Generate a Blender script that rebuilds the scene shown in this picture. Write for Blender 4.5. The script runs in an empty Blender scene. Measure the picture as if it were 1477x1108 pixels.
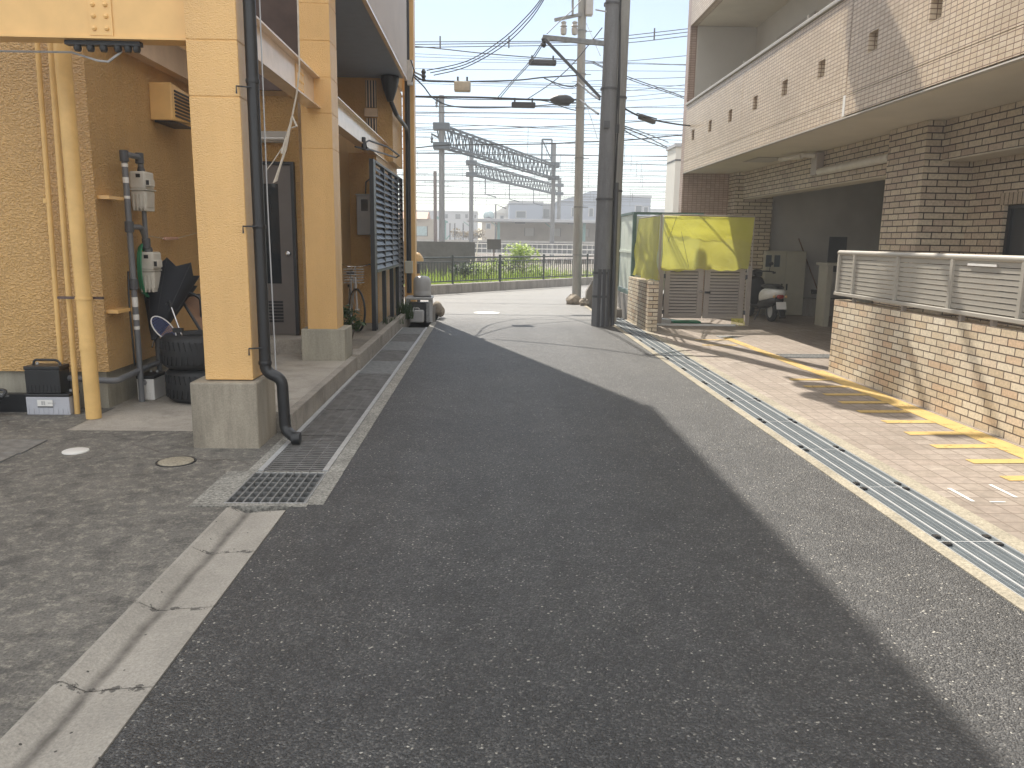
import bpy, bmesh, math, random
from mathutils import Vector, Matrix
random.seed(7)
rad = math.radians
scene = bpy.context.scene
COL = scene.collection

# ------------------------------------------------------------------ camera
F_PX, CAM_H = 1120.0, 1.55
yaw, pitch, roll = rad(1.85), rad(10.5), rad(0.82)
FW = Vector((math.sin(yaw)*math.cos(pitch), math.cos(yaw)*math.cos(pitch), -math.sin(pitch)))
R0 = Vector((math.cos(yaw), -math.sin(yaw), 0)); U0 = R0.cross(FW)
RT = math.cos(roll)*R0 + math.sin(roll)*U0
UP = RT.cross(FW)
CAM = Vector((0, 0, CAM_H))
def at(px, py, Y):
    """point of the street, Y metres down the street, seen at that place of the photograph"""
    d = FW + RT*((px-738.5)/F_PX) - UP*((py-554.0)/F_PX)
    return CAM + d*(Y/d.y)
def atx(px, py, X):
    d = FW + RT*((px-738.5)/F_PX) - UP*((py-554.0)/F_PX)
    return CAM + d*(X/d.x)
cd = bpy.data.cameras.new('camera'); cam = bpy.data.objects.new('camera', cd); COL.objects.link(cam)
cd.sensor_fit = 'HORIZONTAL'; cd.sensor_width = 36; cd.lens = 36*F_PX/1477
cd.clip_start = 0.05; cd.clip_end = 2000
m = Matrix((RT, UP, -FW)).transposed().to_4x4(); m.translation = CAM
cam.matrix_world = m
scene.camera = cam

# ------------------------------------------------------------------ helpers
WL = {}
def tag(o, label=None, cat=None, group=None, kind=None):
    if label: o['label'] = label
    if cat: o['category'] = cat
    if group: o['group'] = group
    if kind: o['kind'] = kind
    return o
def thing(name, label, cat, loc=(0,0,0), group=None, local=False, rotz=0):
    o = bpy.data.objects.new(name, None); COL.objects.link(o)
    o.empty_display_size = .1
    o.location = loc; o.rotation_euler = (0, 0, rotz)
    WL[o] = Vector((0,0,0)) if local else Vector(loc)
    return tag(o, label, cat, group)
class MB:
    def __init__(s): s.v = []; s.f = []
    def add(s, vs, fs):
        b = len(s.v); s.v += [tuple(v) for v in vs]; s.f += [tuple(b+i for i in f) for f in fs]; return s
    def box(s, x0, x1, y0, y1, z0, z1):
        return s.add([(x0,y0,z0),(x1,y0,z0),(x1,y1,z0),(x0,y1,z0),(x0,y0,z1),(x1,y0,z1),(x1,y1,z1),(x0,y1,z1)],
                     [(0,3,2,1),(4,5,6,7),(0,1,5,4),(1,2,6,5),(2,3,7,6),(3,0,4,7)])
    def obox(s, c, ax, ay, az):
        c = Vector(c); vs = []
        for sz in (-1,1):
            for sx, sy in ((-1,-1),(1,-1),(1,1),(-1,1)): vs.append(c+ax*sx+ay*sy+az*sz)
        return s.add(vs, [(0,3,2,1),(4,5,6,7),(0,1,5,4),(1,2,6,5),(2,3,7,6),(3,0,4,7)])
    def bar(s, a, b, w, h=None, up=(0,0,1)):
        a, b = Vector(a), Vector(b); d = (b-a); L = d.length; d.normalize()
        u = Vector(up)
        if abs(d.dot(u)) > .98: u = Vector((1,0,0))
        sx = d.cross(u).normalized(); sz = sx.cross(d)
        return s.obox((a+b)/2, sx*(w/2), d*(L/2), sz*((h or w)/2))
    def tube(s, pts, r, n=8, cap=True, closed=False):
        pts = [Vector(p) for p in pts]; N = len(pts); rings = []
        rs = r if isinstance(r, (list, tuple)) else [r]*N
        ref = None
        for i, p in enumerate(pts):
            if closed: d = pts[(i+1) % N]-pts[i-1]
            else: d = pts[min(i+1, N-1)]-pts[max(i-1, 0)]
            d.normalize()
            if ref is None:
                ref = Vector((0,0,1)) if abs(d.z) < .9 else Vector((1,0,0))
            sx = d.cross(ref)
            if sx.length < 1e-4: sx = d.orthogonal()
            sx.normalize(); sy = sx.cross(d); ref = -sy if False else sy
            ref = sx.cross(d)
            rings.append([p + (sx*math.cos(2*math.pi*k/n)+sy*math.sin(2*math.pi*k/n))*rs[i] for k in range(n)])
        vs = [v for rg in rings for v in rg]; fs = []
        for i in range(N if closed else N-1):
            j = (i+1) % N
            for k in range(n):
                k2 = (k+1) % n
                fs.append((i*n+k, i*n+k2, j*n+k2, j*n+k))
        if cap and not closed:
            fs.append(tuple(range(n-1,-1,-1))); fs.append(tuple((N-1)*n+k for k in range(n)))
        return s.add(vs, fs)
    def lathe(s, prof, c=(0,0,0), n=24, axis='z', cap=True):
        c = Vector(c); vs = []; fs = []
        for r, z in prof:
            for k in range(n):
                a = 2*math.pi*k/n; x, y = r*math.cos(a), r*math.sin(a)
                q = {'z': (x,y,z), 'x': (z,x,y), 'y': (x,z,y)}[axis]
                vs.append(c+Vector(q))
        for i in range(len(prof)-1):
            for k in range(n):
                k2 = (k+1) % n; fs.append((i*n+k, i*n+k2, (i+1)*n+k2, (i+1)*n+k))
        if cap:
            fs.append(tuple(range(n-1,-1,-1))); fs.append(tuple((len(prof)-1)*n+k for k in range(n)))
        return s.add(vs, fs)
    def prism(s, poly, axis, a0, a1):
        """poly of 2-D points extruded along an axis: x -> (y,z), y -> (x,z), z -> (x,y)"""
        def P(p, a): return {'x': (a,p[0],p[1]), 'y': (p[0],a,p[1]), 'z': (p[0],p[1],a)}[axis]
        n = len(poly)
        return s.add([P(p,a0) for p in poly]+[P(p,a1) for p in poly],
                     [tuple(range(n-1,-1,-1)), tuple(range(n,2*n))]+[(i,(i+1)%n,(i+1)%n+n,i+n) for i in range(n)])
    def sheet(s, poly, z):
        return s.add([(p[0],p[1],z) for p in poly], [tuple(range(len(poly)))])
    def sphere(s, c, r, n=12, m=8, sc=(1,1,1), lo=-1.0, hi=1.0):
        prof = []
        for i in range(m+1):
            t = lo+(hi-lo)*i/m; a = math.asin(max(-1,min(1,t))) if False else (math.pi/2)*t
            prof.append((max(1e-4, math.cos(a))*r, math.sin(a)*r))
        b = len(s.v); s.lathe(prof, (0,0,0), n)
        s.v[b:] = [(v[0]*sc[0]+c[0], v[1]*sc[1]+c[1], v[2]*sc[2]+c[2]) for v in s.v[b:]]
        return s
    def build(s, name, mat, parent=None, origin=None, smooth=False, bevel=0, seg=2):
        w = Vector((0,0,0))
        if parent is not None: w = WL[parent]
        elif origin is not None: w = Vector(origin)
        me = bpy.data.meshes.new(name)
        me.from_pydata([tuple(Vector(v)-w) for v in s.v], [], s.f)
        bm = bmesh.new(); bm.from_mesh(me)
        bmesh.ops.recalc_face_normals(bm, faces=bm.faces); bm.to_mesh(me); bm.free()
        if smooth:
            me.polygons.foreach_set('use_smooth', [True]*len(me.polygons))
        o = bpy.data.objects.new(name, me); COL.objects.link(o)
        o.data.materials.append(mat)
        if smooth and smooth != 'all':
            try: me.set_sharp_from_angle(angle=rad(40))
            except Exception: pass
        if parent is not None: o.parent = parent; WL[o] = w
        else:
            o.location = w; WL[o] = w
        if bevel:
            md = o.modifiers.new('bevel', 'BEVEL'); md.width = bevel; md.segments = seg
            md.limit_method = 'ANGLE'; md.angle_limit = rad(40)
        return o
def struct(o): o['kind'] = 'structure'; return o
def copy_tree(o, parent=None):
    c = o.copy(); COL.objects.link(c)
    if parent is not None: c.parent = parent
    for ch in list(o.children): copy_tree(ch, c)
    return c

# ------------------------------------------------------------------ materials
class NT:
    def __init__(s, name):
        s.m = bpy.data.materials.new(name); s.m.use_nodes = True
        s.t = s.m.node_tree; s.n = s.t.nodes; s.l = s.t.links
        s.b = s.n['Principled BSDF']; s.out = s.n['Material Output']
    def new(s, k, **kw):
        nd = s.n.new(k)
        for a, b in kw.items():
            if a.startswith('i_'): nd.inputs[a[2:].replace('_',' ')].default_value = b
            else: setattr(nd, a, b)
        return nd
    def link(s, a, b): s.l.new(a, b)
    def pos(s): return s.new('ShaderNodeNewGeometry').outputs['Position']
    def objc(s): return s.new('ShaderNodeTexCoord').outputs['Object']
    def noise(s, vec, scale, detail=4, rough=.55):
        n = s.new('ShaderNodeTexNoise'); n.inputs['Scale'].default_value = scale
        n.inputs['Detail'].default_value = detail; n.inputs['Roughness'].default_value = rough
        s.link(vec, n.inputs['Vector']); return n.outputs['Fac']
    def ramp(s, fac, stops):
        r = s.new('ShaderNodeValToRGB'); e = r.color_ramp.elements
        while len(e) < len(stops): e.new(.5)
        for i, (p, c) in enumerate(stops):
            e[i].position = p; e[i].color = (c[0],c[1],c[2],1) if hasattr(c,'__len__') else (c,c,c,1)
        s.link(fac, r.inputs['Fac']); return r.outputs['Color']
    def mix(s, fac, a, b, mode='MIX'):
        n = s.new('ShaderNodeMix', data_type='RGBA', blend_type=mode)
        for sock, v in ((n.inputs[0], fac), (n.inputs[6], a), (n.inputs[7], b)):
            if hasattr(v, 'links'): s.link(v, sock)
            else: sock.default_value = v if not hasattr(v,'__len__') else (v[0],v[1],v[2],1)
        return n.outputs[2]
    def math(s, op, a, b=0.0):
        n = s.new('ShaderNodeMath', operation=op)
        for sock, v in ((n.inputs[0], a), (n.inputs[1], b)):
            if hasattr(v, 'links'): s.link(v, sock)
            else: sock.default_value = v
        return n.outputs[0]
    def bump(s, h, strength, dist, base=None):
        n = s.new('ShaderNodeBump'); n.inputs['Strength'].default_value = strength
        n.inputs['Distance'].default_value = dist; s.link(h, n.inputs['Height'])
        if base is not None: s.link(base, n.inputs['Normal'])
        s.link(n.outputs['Normal'], s.b.inputs['Normal']); return n.outputs['Normal']
    def color(s, c):
        if hasattr(c,'links'): s.link(c, s.b.inputs['Base Color'])
        else: s.b.inputs['Base Color'].default_value = (*c,1)
    def boxuv(s):
        """wall-aligned coordinates in metres: (along, up) on walls, (x, y) on flats"""
        g = s.new('ShaderNodeNewGeometry'); sp = s.new('ShaderNodeSeparateXYZ'); s.link(g.outputs['Position'], sp.inputs[0])
        sn = s.new('ShaderNodeSeparateXYZ'); s.link(g.outputs['True Normal'], sn.inputs[0])
        ax = s.math('GREATER_THAN', s.math('ABSOLUTE', sn.outputs[0]), .7)
        az = s.math('GREATER_THAN', s.math('ABSOLUTE', sn.outputs[2]), .7)
        u = s.new('ShaderNodeMix', data_type='FLOAT'); s.link(ax, u.inputs[0]); s.link(sp.outputs[0], u.inputs[2]); s.link(sp.outputs[1], u.inputs[3])
        v = s.new('ShaderNodeMix', data_type='FLOAT'); s.link(az, v.inputs[0]); s.link(sp.outputs[2], v.inputs[2]); s.link(sp.outputs[1], v.inputs[3])
        c = s.new('ShaderNodeCombineXYZ'); s.link(u.outputs[0], c.inputs[0]); s.link(v.outputs[0], c.inputs[1])
        return c.outputs[0]
def mul(c, k): return tuple(x*k for x in c)
def M(name, col, rough=.6, metal=0.0, var=.15, scale=6, bump=0.0, bscale=120, spec=None, dirt=0.0):
    t = NT(name); o = t.objc()
    c = t.ramp(t.noise(o, scale, 5), [(.3, mul(col,1-var)), (.7, mul(col,1+var))])
    if dirt:
        c = t.mix(t.ramp(t.noise(o, scale*.35, 6, .65), [(.45, 0), (.75, dirt)]), c, mul(col,.35))
    t.color(c); t.b.inputs['Roughness'].default_value = rough; t.b.inputs['Metallic'].default_value = metal
    if spec is not None: t.b.inputs['Specular IOR Level'].default_value = spec
    if bump: t.bump(t.noise(o, bscale, 3), bump, .01)
    return t.m

def m_asphalt():
    t = NT('asphalt'); p = t.pos()
    v = t.new('ShaderNodeTexVoronoi'); v.inputs['Scale'].default_value = 135; t.link(p, v.inputs['Vector'])
    v2 = t.new('ShaderNodeTexVoronoi'); v2.inputs['Scale'].default_value = 60; t.link(p, v2.inputs['Vector'])
    sep = t.new('ShaderNodeSeparateColor'); t.link(v.outputs['Color'], sep.inputs[0])
    stone = t.ramp(sep.outputs[0], [(0, (.030,.0305,.032)), (.50, (.049,.0495,.051)), (.85, (.082,.082,.082)), (.985, (.15,.146,.138)), (.997, (.44,.42,.37))])
    big = t.noise(p, .9, 6, .6)
    sp = t.new('ShaderNodeSeparateXYZ'); t.link(p, sp.inputs[0])
    c = t.mix(1.0, stone, t.ramp(big, [(.3, (.80,.80,.82)), (.7, (1.18,1.17,1.14))]), 'MULTIPLY')
    # long wheel-worn streaks down the street
    mp = t.new('ShaderNodeMapping'); mp.inputs['Scale'].default_value = (1.6,.10,1); t.link(p, mp.inputs[0])
    c = t.mix(1.0, c, t.ramp(t.noise(mp.outputs[0], 1.2, 4), [(.35, .86), (.65, 1.14)]), 'MULTIPLY')
    # mottled patches, polished and oily spots
    c = t.mix(1.0, c, t.ramp(t.noise(p, 4.5, 6, .7), [(.32, .80), (.68, 1.20)]), 'MULTIPLY')
    c = t.mix(t.ramp(t.noise(p, 2.1, 3, .5), [(.63, 0), (.72, .45)]), c, (.030,.030,.031))
    # the asphalt turns paler from the building's far end onward
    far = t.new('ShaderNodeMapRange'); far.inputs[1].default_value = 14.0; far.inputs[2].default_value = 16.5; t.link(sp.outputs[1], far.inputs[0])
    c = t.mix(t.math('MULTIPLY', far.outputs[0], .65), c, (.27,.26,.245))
    # dark repair seams
    w = t.noise(p, 3.3, 2); seam = t.new('ShaderNodeMapRange'); 
    t.link(t.math('ABSOLUTE', t.math('SUBTRACT', t.noise(p, .55, 3, .5), .5)), seam.inputs[0])
    seam.inputs[1].default_value = 0.0; seam.inputs[2].default_value = .004; seam.inputs[3].default_value = .35; seam.inputs[4].default_value = 0
    c = t.mix(seam.outputs[0], c, (.03,.03,.032))
    t.color(c); t.b.inputs['Roughness'].default_value = .52; t.b.inputs['Specular IOR Level'].default_value = .6
    h = t.math('ADD', t.math('MULTIPLY', v.outputs['Distance'], -1.0), t.math('MULTIPLY', v2.outputs['Distance'], -.5))
    t.bump(h, .85, .011)
    return t.m
def m_yard():
    t = NT('weathered_concrete'); p = t.pos()
    a = t.noise(p, 1.1, 9, .68); b = t.noise(p, 13, 9, .82); f = t.noise(p, 75, 5, .8)
    c = t.ramp(a, [(.30, (.105,.099,.090)), (.52, (.150,.141,.126)), (.70, (.215,.200,.176))])
    c = t.mix(t.ramp(b, [(.50, 0), (.60, .85)]), c, (.30,.28,.235))
    c = t.mix(t.ramp(t.noise(p, 5.5, 8, .7), [(.50, 0), (.64, .75)]), c, (.075,.071,.066))
    c = t.mix(1.0, c, t.ramp(f, [(.32, .45), (.68, 1.55)]), 'MULTIPLY')
    cr = t.new('ShaderNodeTexVoronoi', feature='DISTANCE_TO_EDGE'); cr.inputs['Scale'].default_value = .25
    ns = t.new('ShaderNodeTexNoise'); ns.inputs['Scale'].default_value = 2.5; ns.inputs['Detail'].default_value = 5; t.link(p, ns.inputs['Vector'])
    mv = t.new('ShaderNodeVectorMath', operation='MULTIPLY_ADD'); mv.inputs[1].default_value = (.5,.5,.5); t.link(ns.outputs['Color'], mv.inputs[0]); t.link(p, mv.inputs[2])
    t.link(mv.outputs[0], cr.inputs['Vector'])
    c = t.mix(t.ramp(cr.outputs['Distance'], [(0, .55), (.004, 0)]), c, (.05,.034,.032))
    t.color(c); t.b.inputs['Roughness'].default_value = .85
    t.bump(t.math('ADD', f, t.math('MULTIPLY', b, .7)), .7, .008)
    return t.m
def m_concrete(name, base=(.36,.34,.30), stain=.55, speck=.25, rough=.85, streak=False, fine=110):
    t = NT(name); p = t.pos(); v = p
    if streak:
        mp = t.new('ShaderNodeMapping'); mp.inputs['Scale'].default_value = (1,1,.16); t.link(p, mp.inputs[0]); v = mp.outputs[0]
    c = t.ramp(t.noise(v, 7 if streak else 2.2, 8, .65), [(.3, mul(base,.74)), (.55, base), (.75, mul(base,1.16))])
    c = t.mix(t.ramp(t.noise(v, 3.1, 8, .7), [(.50, 0), (.72, stain)]), c, mul(base,.33))
    f = t.noise(p, fine, 3, .7)
    c = t.mix(1.0, c, t.ramp(f, [(.28, 1-speck*1.5), (.7, 1+speck)]), 'MULTIPLY')
    t.color(c); t.b.inputs['Roughness'].default_value = rough
    t.bump(f, .45, .005); return t.m
def m_gutter():
    t = NT('gutter_concrete'); p = t.pos(); base = (.35,.325,.285)
    c = t.ramp(t.noise(p, 3.2, 8, .65), [(.3, mul(base,.80)), (.55, base), (.75, mul(base,1.12))])
    f = t.noise(p, 95, 4, .75)
    c = t.mix(1.0, c, t.ramp(f, [(.28, .70), (.7, 1.22)]), 'MULTIPLY')
    sp = t.new('ShaderNodeSeparateXYZ'); t.link(p, sp.inputs[0])
    # silt line lying in the groove, wandering a little
    d = t.math('ABSOLUTE', t.math('ADD', sp.outputs[0], t.math('ADD', 1.372, t.math('MULTIPLY', t.math('SUBTRACT', t.noise(p, 2.5, 5), .5), .05))))
    g_ = t.new('ShaderNodeMapRange'); t.link(d, g_.inputs[0]); g_.inputs[1].default_value = .004; g_.inputs[2].default_value = .034; g_.inputs[3].default_value = .85; g_.inputs[4].default_value = 0
    c = t.mix(t.math('MULTIPLY', g_.outputs[0], t.ramp(t.noise(p, 11, 6, .7), [(.25, .45), (.6, 1)])), c, (.085,.076,.066))
    # chipped joints and black specks
    yy = t.math('FRACT', t.math('MULTIPLY', t.math('ADD', sp.outputs[1], 20.9), 1/.6))
    jd = t.math('ABSOLUTE', t.math('SUBTRACT', t.math('FRACT', t.math('ADD', yy, .5)), .5))
    jm = t.new('ShaderNodeMapRange'); t.link(jd, jm.inputs[0]); jm.inputs[1].default_value = .0; jm.inputs[2].default_value = .055; jm.inputs[3].default_value = 1; jm.inputs[4].default_value = 0
    edge = t.ramp(t.noise(p, 17, 6, .7), [(.50, 0), (.58, 1)])
    c = t.mix(t.math('MULTIPLY', t.math('GREATER_THAN', t.math('MULTIPLY', jm.outputs[0], edge), .30), .8), c, (.06,.055,.05))
    vo = t.new('ShaderNodeTexVoronoi'); vo.inputs['Scale'].default_value = 26; t.link(p, vo.inputs['Vector'])
    se = t.new('ShaderNodeSeparateColor'); t.link(vo.outputs['Color'], se.inputs[0])
    c = t.mix(t.math('MULTIPLY', t.math('GREATER_THAN', se.outputs[0], .93), t.math('LESS_THAN', vo.outputs['Distance'], .13)), c, (.06,.055,.05))
    t.color(c); t.b.inputs['Roughness'].default_value = .85; t.bump(f, .5, .005); return t.m
def m_stucco(name, base, big=26, strength=.9, rough=.42, spec=.5):
    t = NT(name); p = t.pos()
    mp = t.new('ShaderNodeMapping'); mp.inputs['Scale'].default_value = (1,1,1.5); t.link(p, mp.inputs[0])
    n1 = t.noise(mp.outputs[0], big, 3, .55); n2 = t.noise(p, 1.1, 6, .6)
    c = t.ramp(n2, [(.3, mul(base,.90)), (.7, mul(base,1.07))])
    m2 = t.new('ShaderNodeMapping'); m2.inputs['Scale'].default_value = (1,1,.10); t.link(p, m2.inputs[0])
    c = t.mix(1.0, c, t.ramp(t.noise(m2.outputs[0], 3.2, 4, .6), [(.30, (.90,.885,.86)), (.55, 1.0)]), 'MULTIPLY')
    t.color(c); t.b.inputs['Roughness'].default_value = rough; t.b.inputs['Specular IOR Level'].default_value = spec
    h = t.ramp(n1, [(.36, 0), (.5, .6), (.68, 1)])
    t.bump(t.math('ADD', h, t.math('MULTIPLY', t.noise(p, 210, 2), .30)), strength, .020); return t.m
def m_brick(name, cols, mortar, bw, bh, mort=.006, offset=.5, rough=.7, var=.25, bump=.6, streaky=0.0, shift=(0,0), mottled=40):
    t = NT(name); uv = t.boxuv(); p = t.pos()
    mp = t.new('ShaderNodeMapping'); mp.inputs['Location'].default_value = (shift[0],shift[1],0); t.link(uv, mp.inputs[0])
    br = t.new('ShaderNodeTexBrick', offset=offset, squash=1.0)
    br.inputs['Scale'].default_value = 1; br.inputs['Mortar Size'].default_value = mort; br.inputs['Mortar Smooth'].default_value = .08
    br.inputs['Brick Width'].default_value = bw; br.inputs['Row Height'].default_value = bh; br.inputs['Bias'].default_value = 0
    br.inputs['Color1'].default_value = (0,0,0,1); br.inputs['Color2'].default_value = (1,1,1,1); br.inputs['Mortar'].default_value = (.5,.5,.5,1)
    t.link(mp.outputs[0], br.inputs['Vector'])
    n = len(cols); c = t.ramp(br.outputs['Color'], [(.02+.96*i/(n-1), cc) for i, cc in enumerate(cols)])
    c = t.mix(1.0, c, t.ramp(t.noise(p, .9, 5, .6), [(.3, .86), (.7, 1.10)]), 'MULTIPLY')
    c = t.mix(1.0, c, t.ramp(t.noise(p, mottled, 4, .6), [(.3, 1-var), (.7, 1+var*.7)]), 'MULTIPLY')
    c = t.mix(br.outputs['Fac'], c, mortar)
    if streaky: c = t.mix(t.ramp(t.noise(p, 1.3, 6, .6), [(.5, 0), (.75, streaky)]), c, mul(mortar,.8))
    t.color(c); t.b.inputs['Roughness'].default_value = rough
    h = t.math('SUBTRACT', t.math('MULTIPLY', t.noise(p, 75, 4, .7), .45), t.math('MULTIPLY', br.outputs['Fac'], 1.4))
    t.bump(h, bump, .008); return t.m
def m_worn_paint(name, col, wear=.5, scale=14):
    t = NT(name); p = t.pos(); t.color(t.ramp(t.noise(p, 6, 5), [(.3, mul(col,.85)), (.7, mul(col,1.08))]))
    t.b.inputs['Roughness'].default_value = .65
    a = t.ramp(t.math('ADD', t.noise(p, scale, 8, .75), t.math('MULTIPLY', t.noise(p, 1.4, 3), .5)), [(wear+.18, 0), (wear+.32, 1)])
    t.link(a, t.b.inputs['Alpha']); return t.m
def m_net():
    t = NT('yellow_net'); p = t.pos(); uv = t.boxuv()
    c = t.ramp(t.noise(p, 3, 4), [(.3, (.72,.69,.12)), (.7, (.80,.77,.16))])
    d = t.new('ShaderNodeBsdfDiffuse'); t.link(c, d.inputs[0]); tr = t.new('ShaderNodeBsdfTranslucent'); t.link(c, tr.inputs[0])
    ms = t.new('ShaderNodeMixShader'); ms.inputs[0].default_value = .5; t.link(d.outputs[0], ms.inputs[1]); t.link(tr.outputs[0], ms.inputs[2])
    tp = t.new('ShaderNodeBsdfTransparent')
    m2 = t.new('ShaderNodeMixShader'); m2.inputs[0].default_value = .42
    t.link(ms.outputs[0], m2.inputs[1]); t.link(tp.outputs[0], m2.inputs[2]); t.link(m2.outputs[0], t.out.inputs['Surface'])
    w = t.noise(p, 22, 4); b = t.new('ShaderNodeBump'); b.inputs['Strength'].default_value = .5; b.inputs['Distance'].default_value = .02; t.link(w, b.inputs['Height'])
    t.link(b.outputs[0], d.inputs['Normal']); t.link(b.outputs[0], tr.inputs['Normal']); return t.m
def m_ribbed(name, col, axis, pitch, rough=.4, depth=.004, metal=0.0, var=.06):
    t = NT(name); p = t.pos(); sp = t.new('ShaderNodeSeparateXYZ'); t.link(p, sp.inputs[0])
    s = t.math('SINE', t.math('MULTIPLY', sp.outputs['XYZ'.index(axis)], 2*math.pi/pitch))
    t.color(t.ramp(t.noise(p, 2.2, 6), [(.3, mul(col,1-var)), (.7, mul(col,1+var))]))
    t.b.inputs['Roughness'].default_value = rough; t.b.inputs['Metallic'].default_value = metal
    t.bump(s, .8, depth); return t.m
def m_leaf(name, a, b):
    t = NT(name); g = t.new('ShaderNodeObjectInfo'); p = t.pos()
    c = t.ramp(t.noise(p, 9, 3), [(.3, a), (.7, b)]); t.color(c); t.b.inputs['Roughness'].default_value = .55
    tr = t.new('ShaderNodeBsdfTranslucent'); t.link(c, tr.inputs[0])
    ms = t.new('ShaderNodeMixShader'); ms.inputs[0].default_value = .35
    t.link(t.b.outputs[0], ms.inputs[1]); t.link(tr.outputs[0], ms.inputs[2]); t.link(ms.outputs[0], t.out.inputs['Surface']); return t.m
def m_glass(name, col=(.03,.035,.04)):
    t = NT(name); t.color(col); t.b.inputs['Roughness'].default_value = .06; t.b.inputs['Specular IOR Level'].default_value = .6; return t.m

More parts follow.
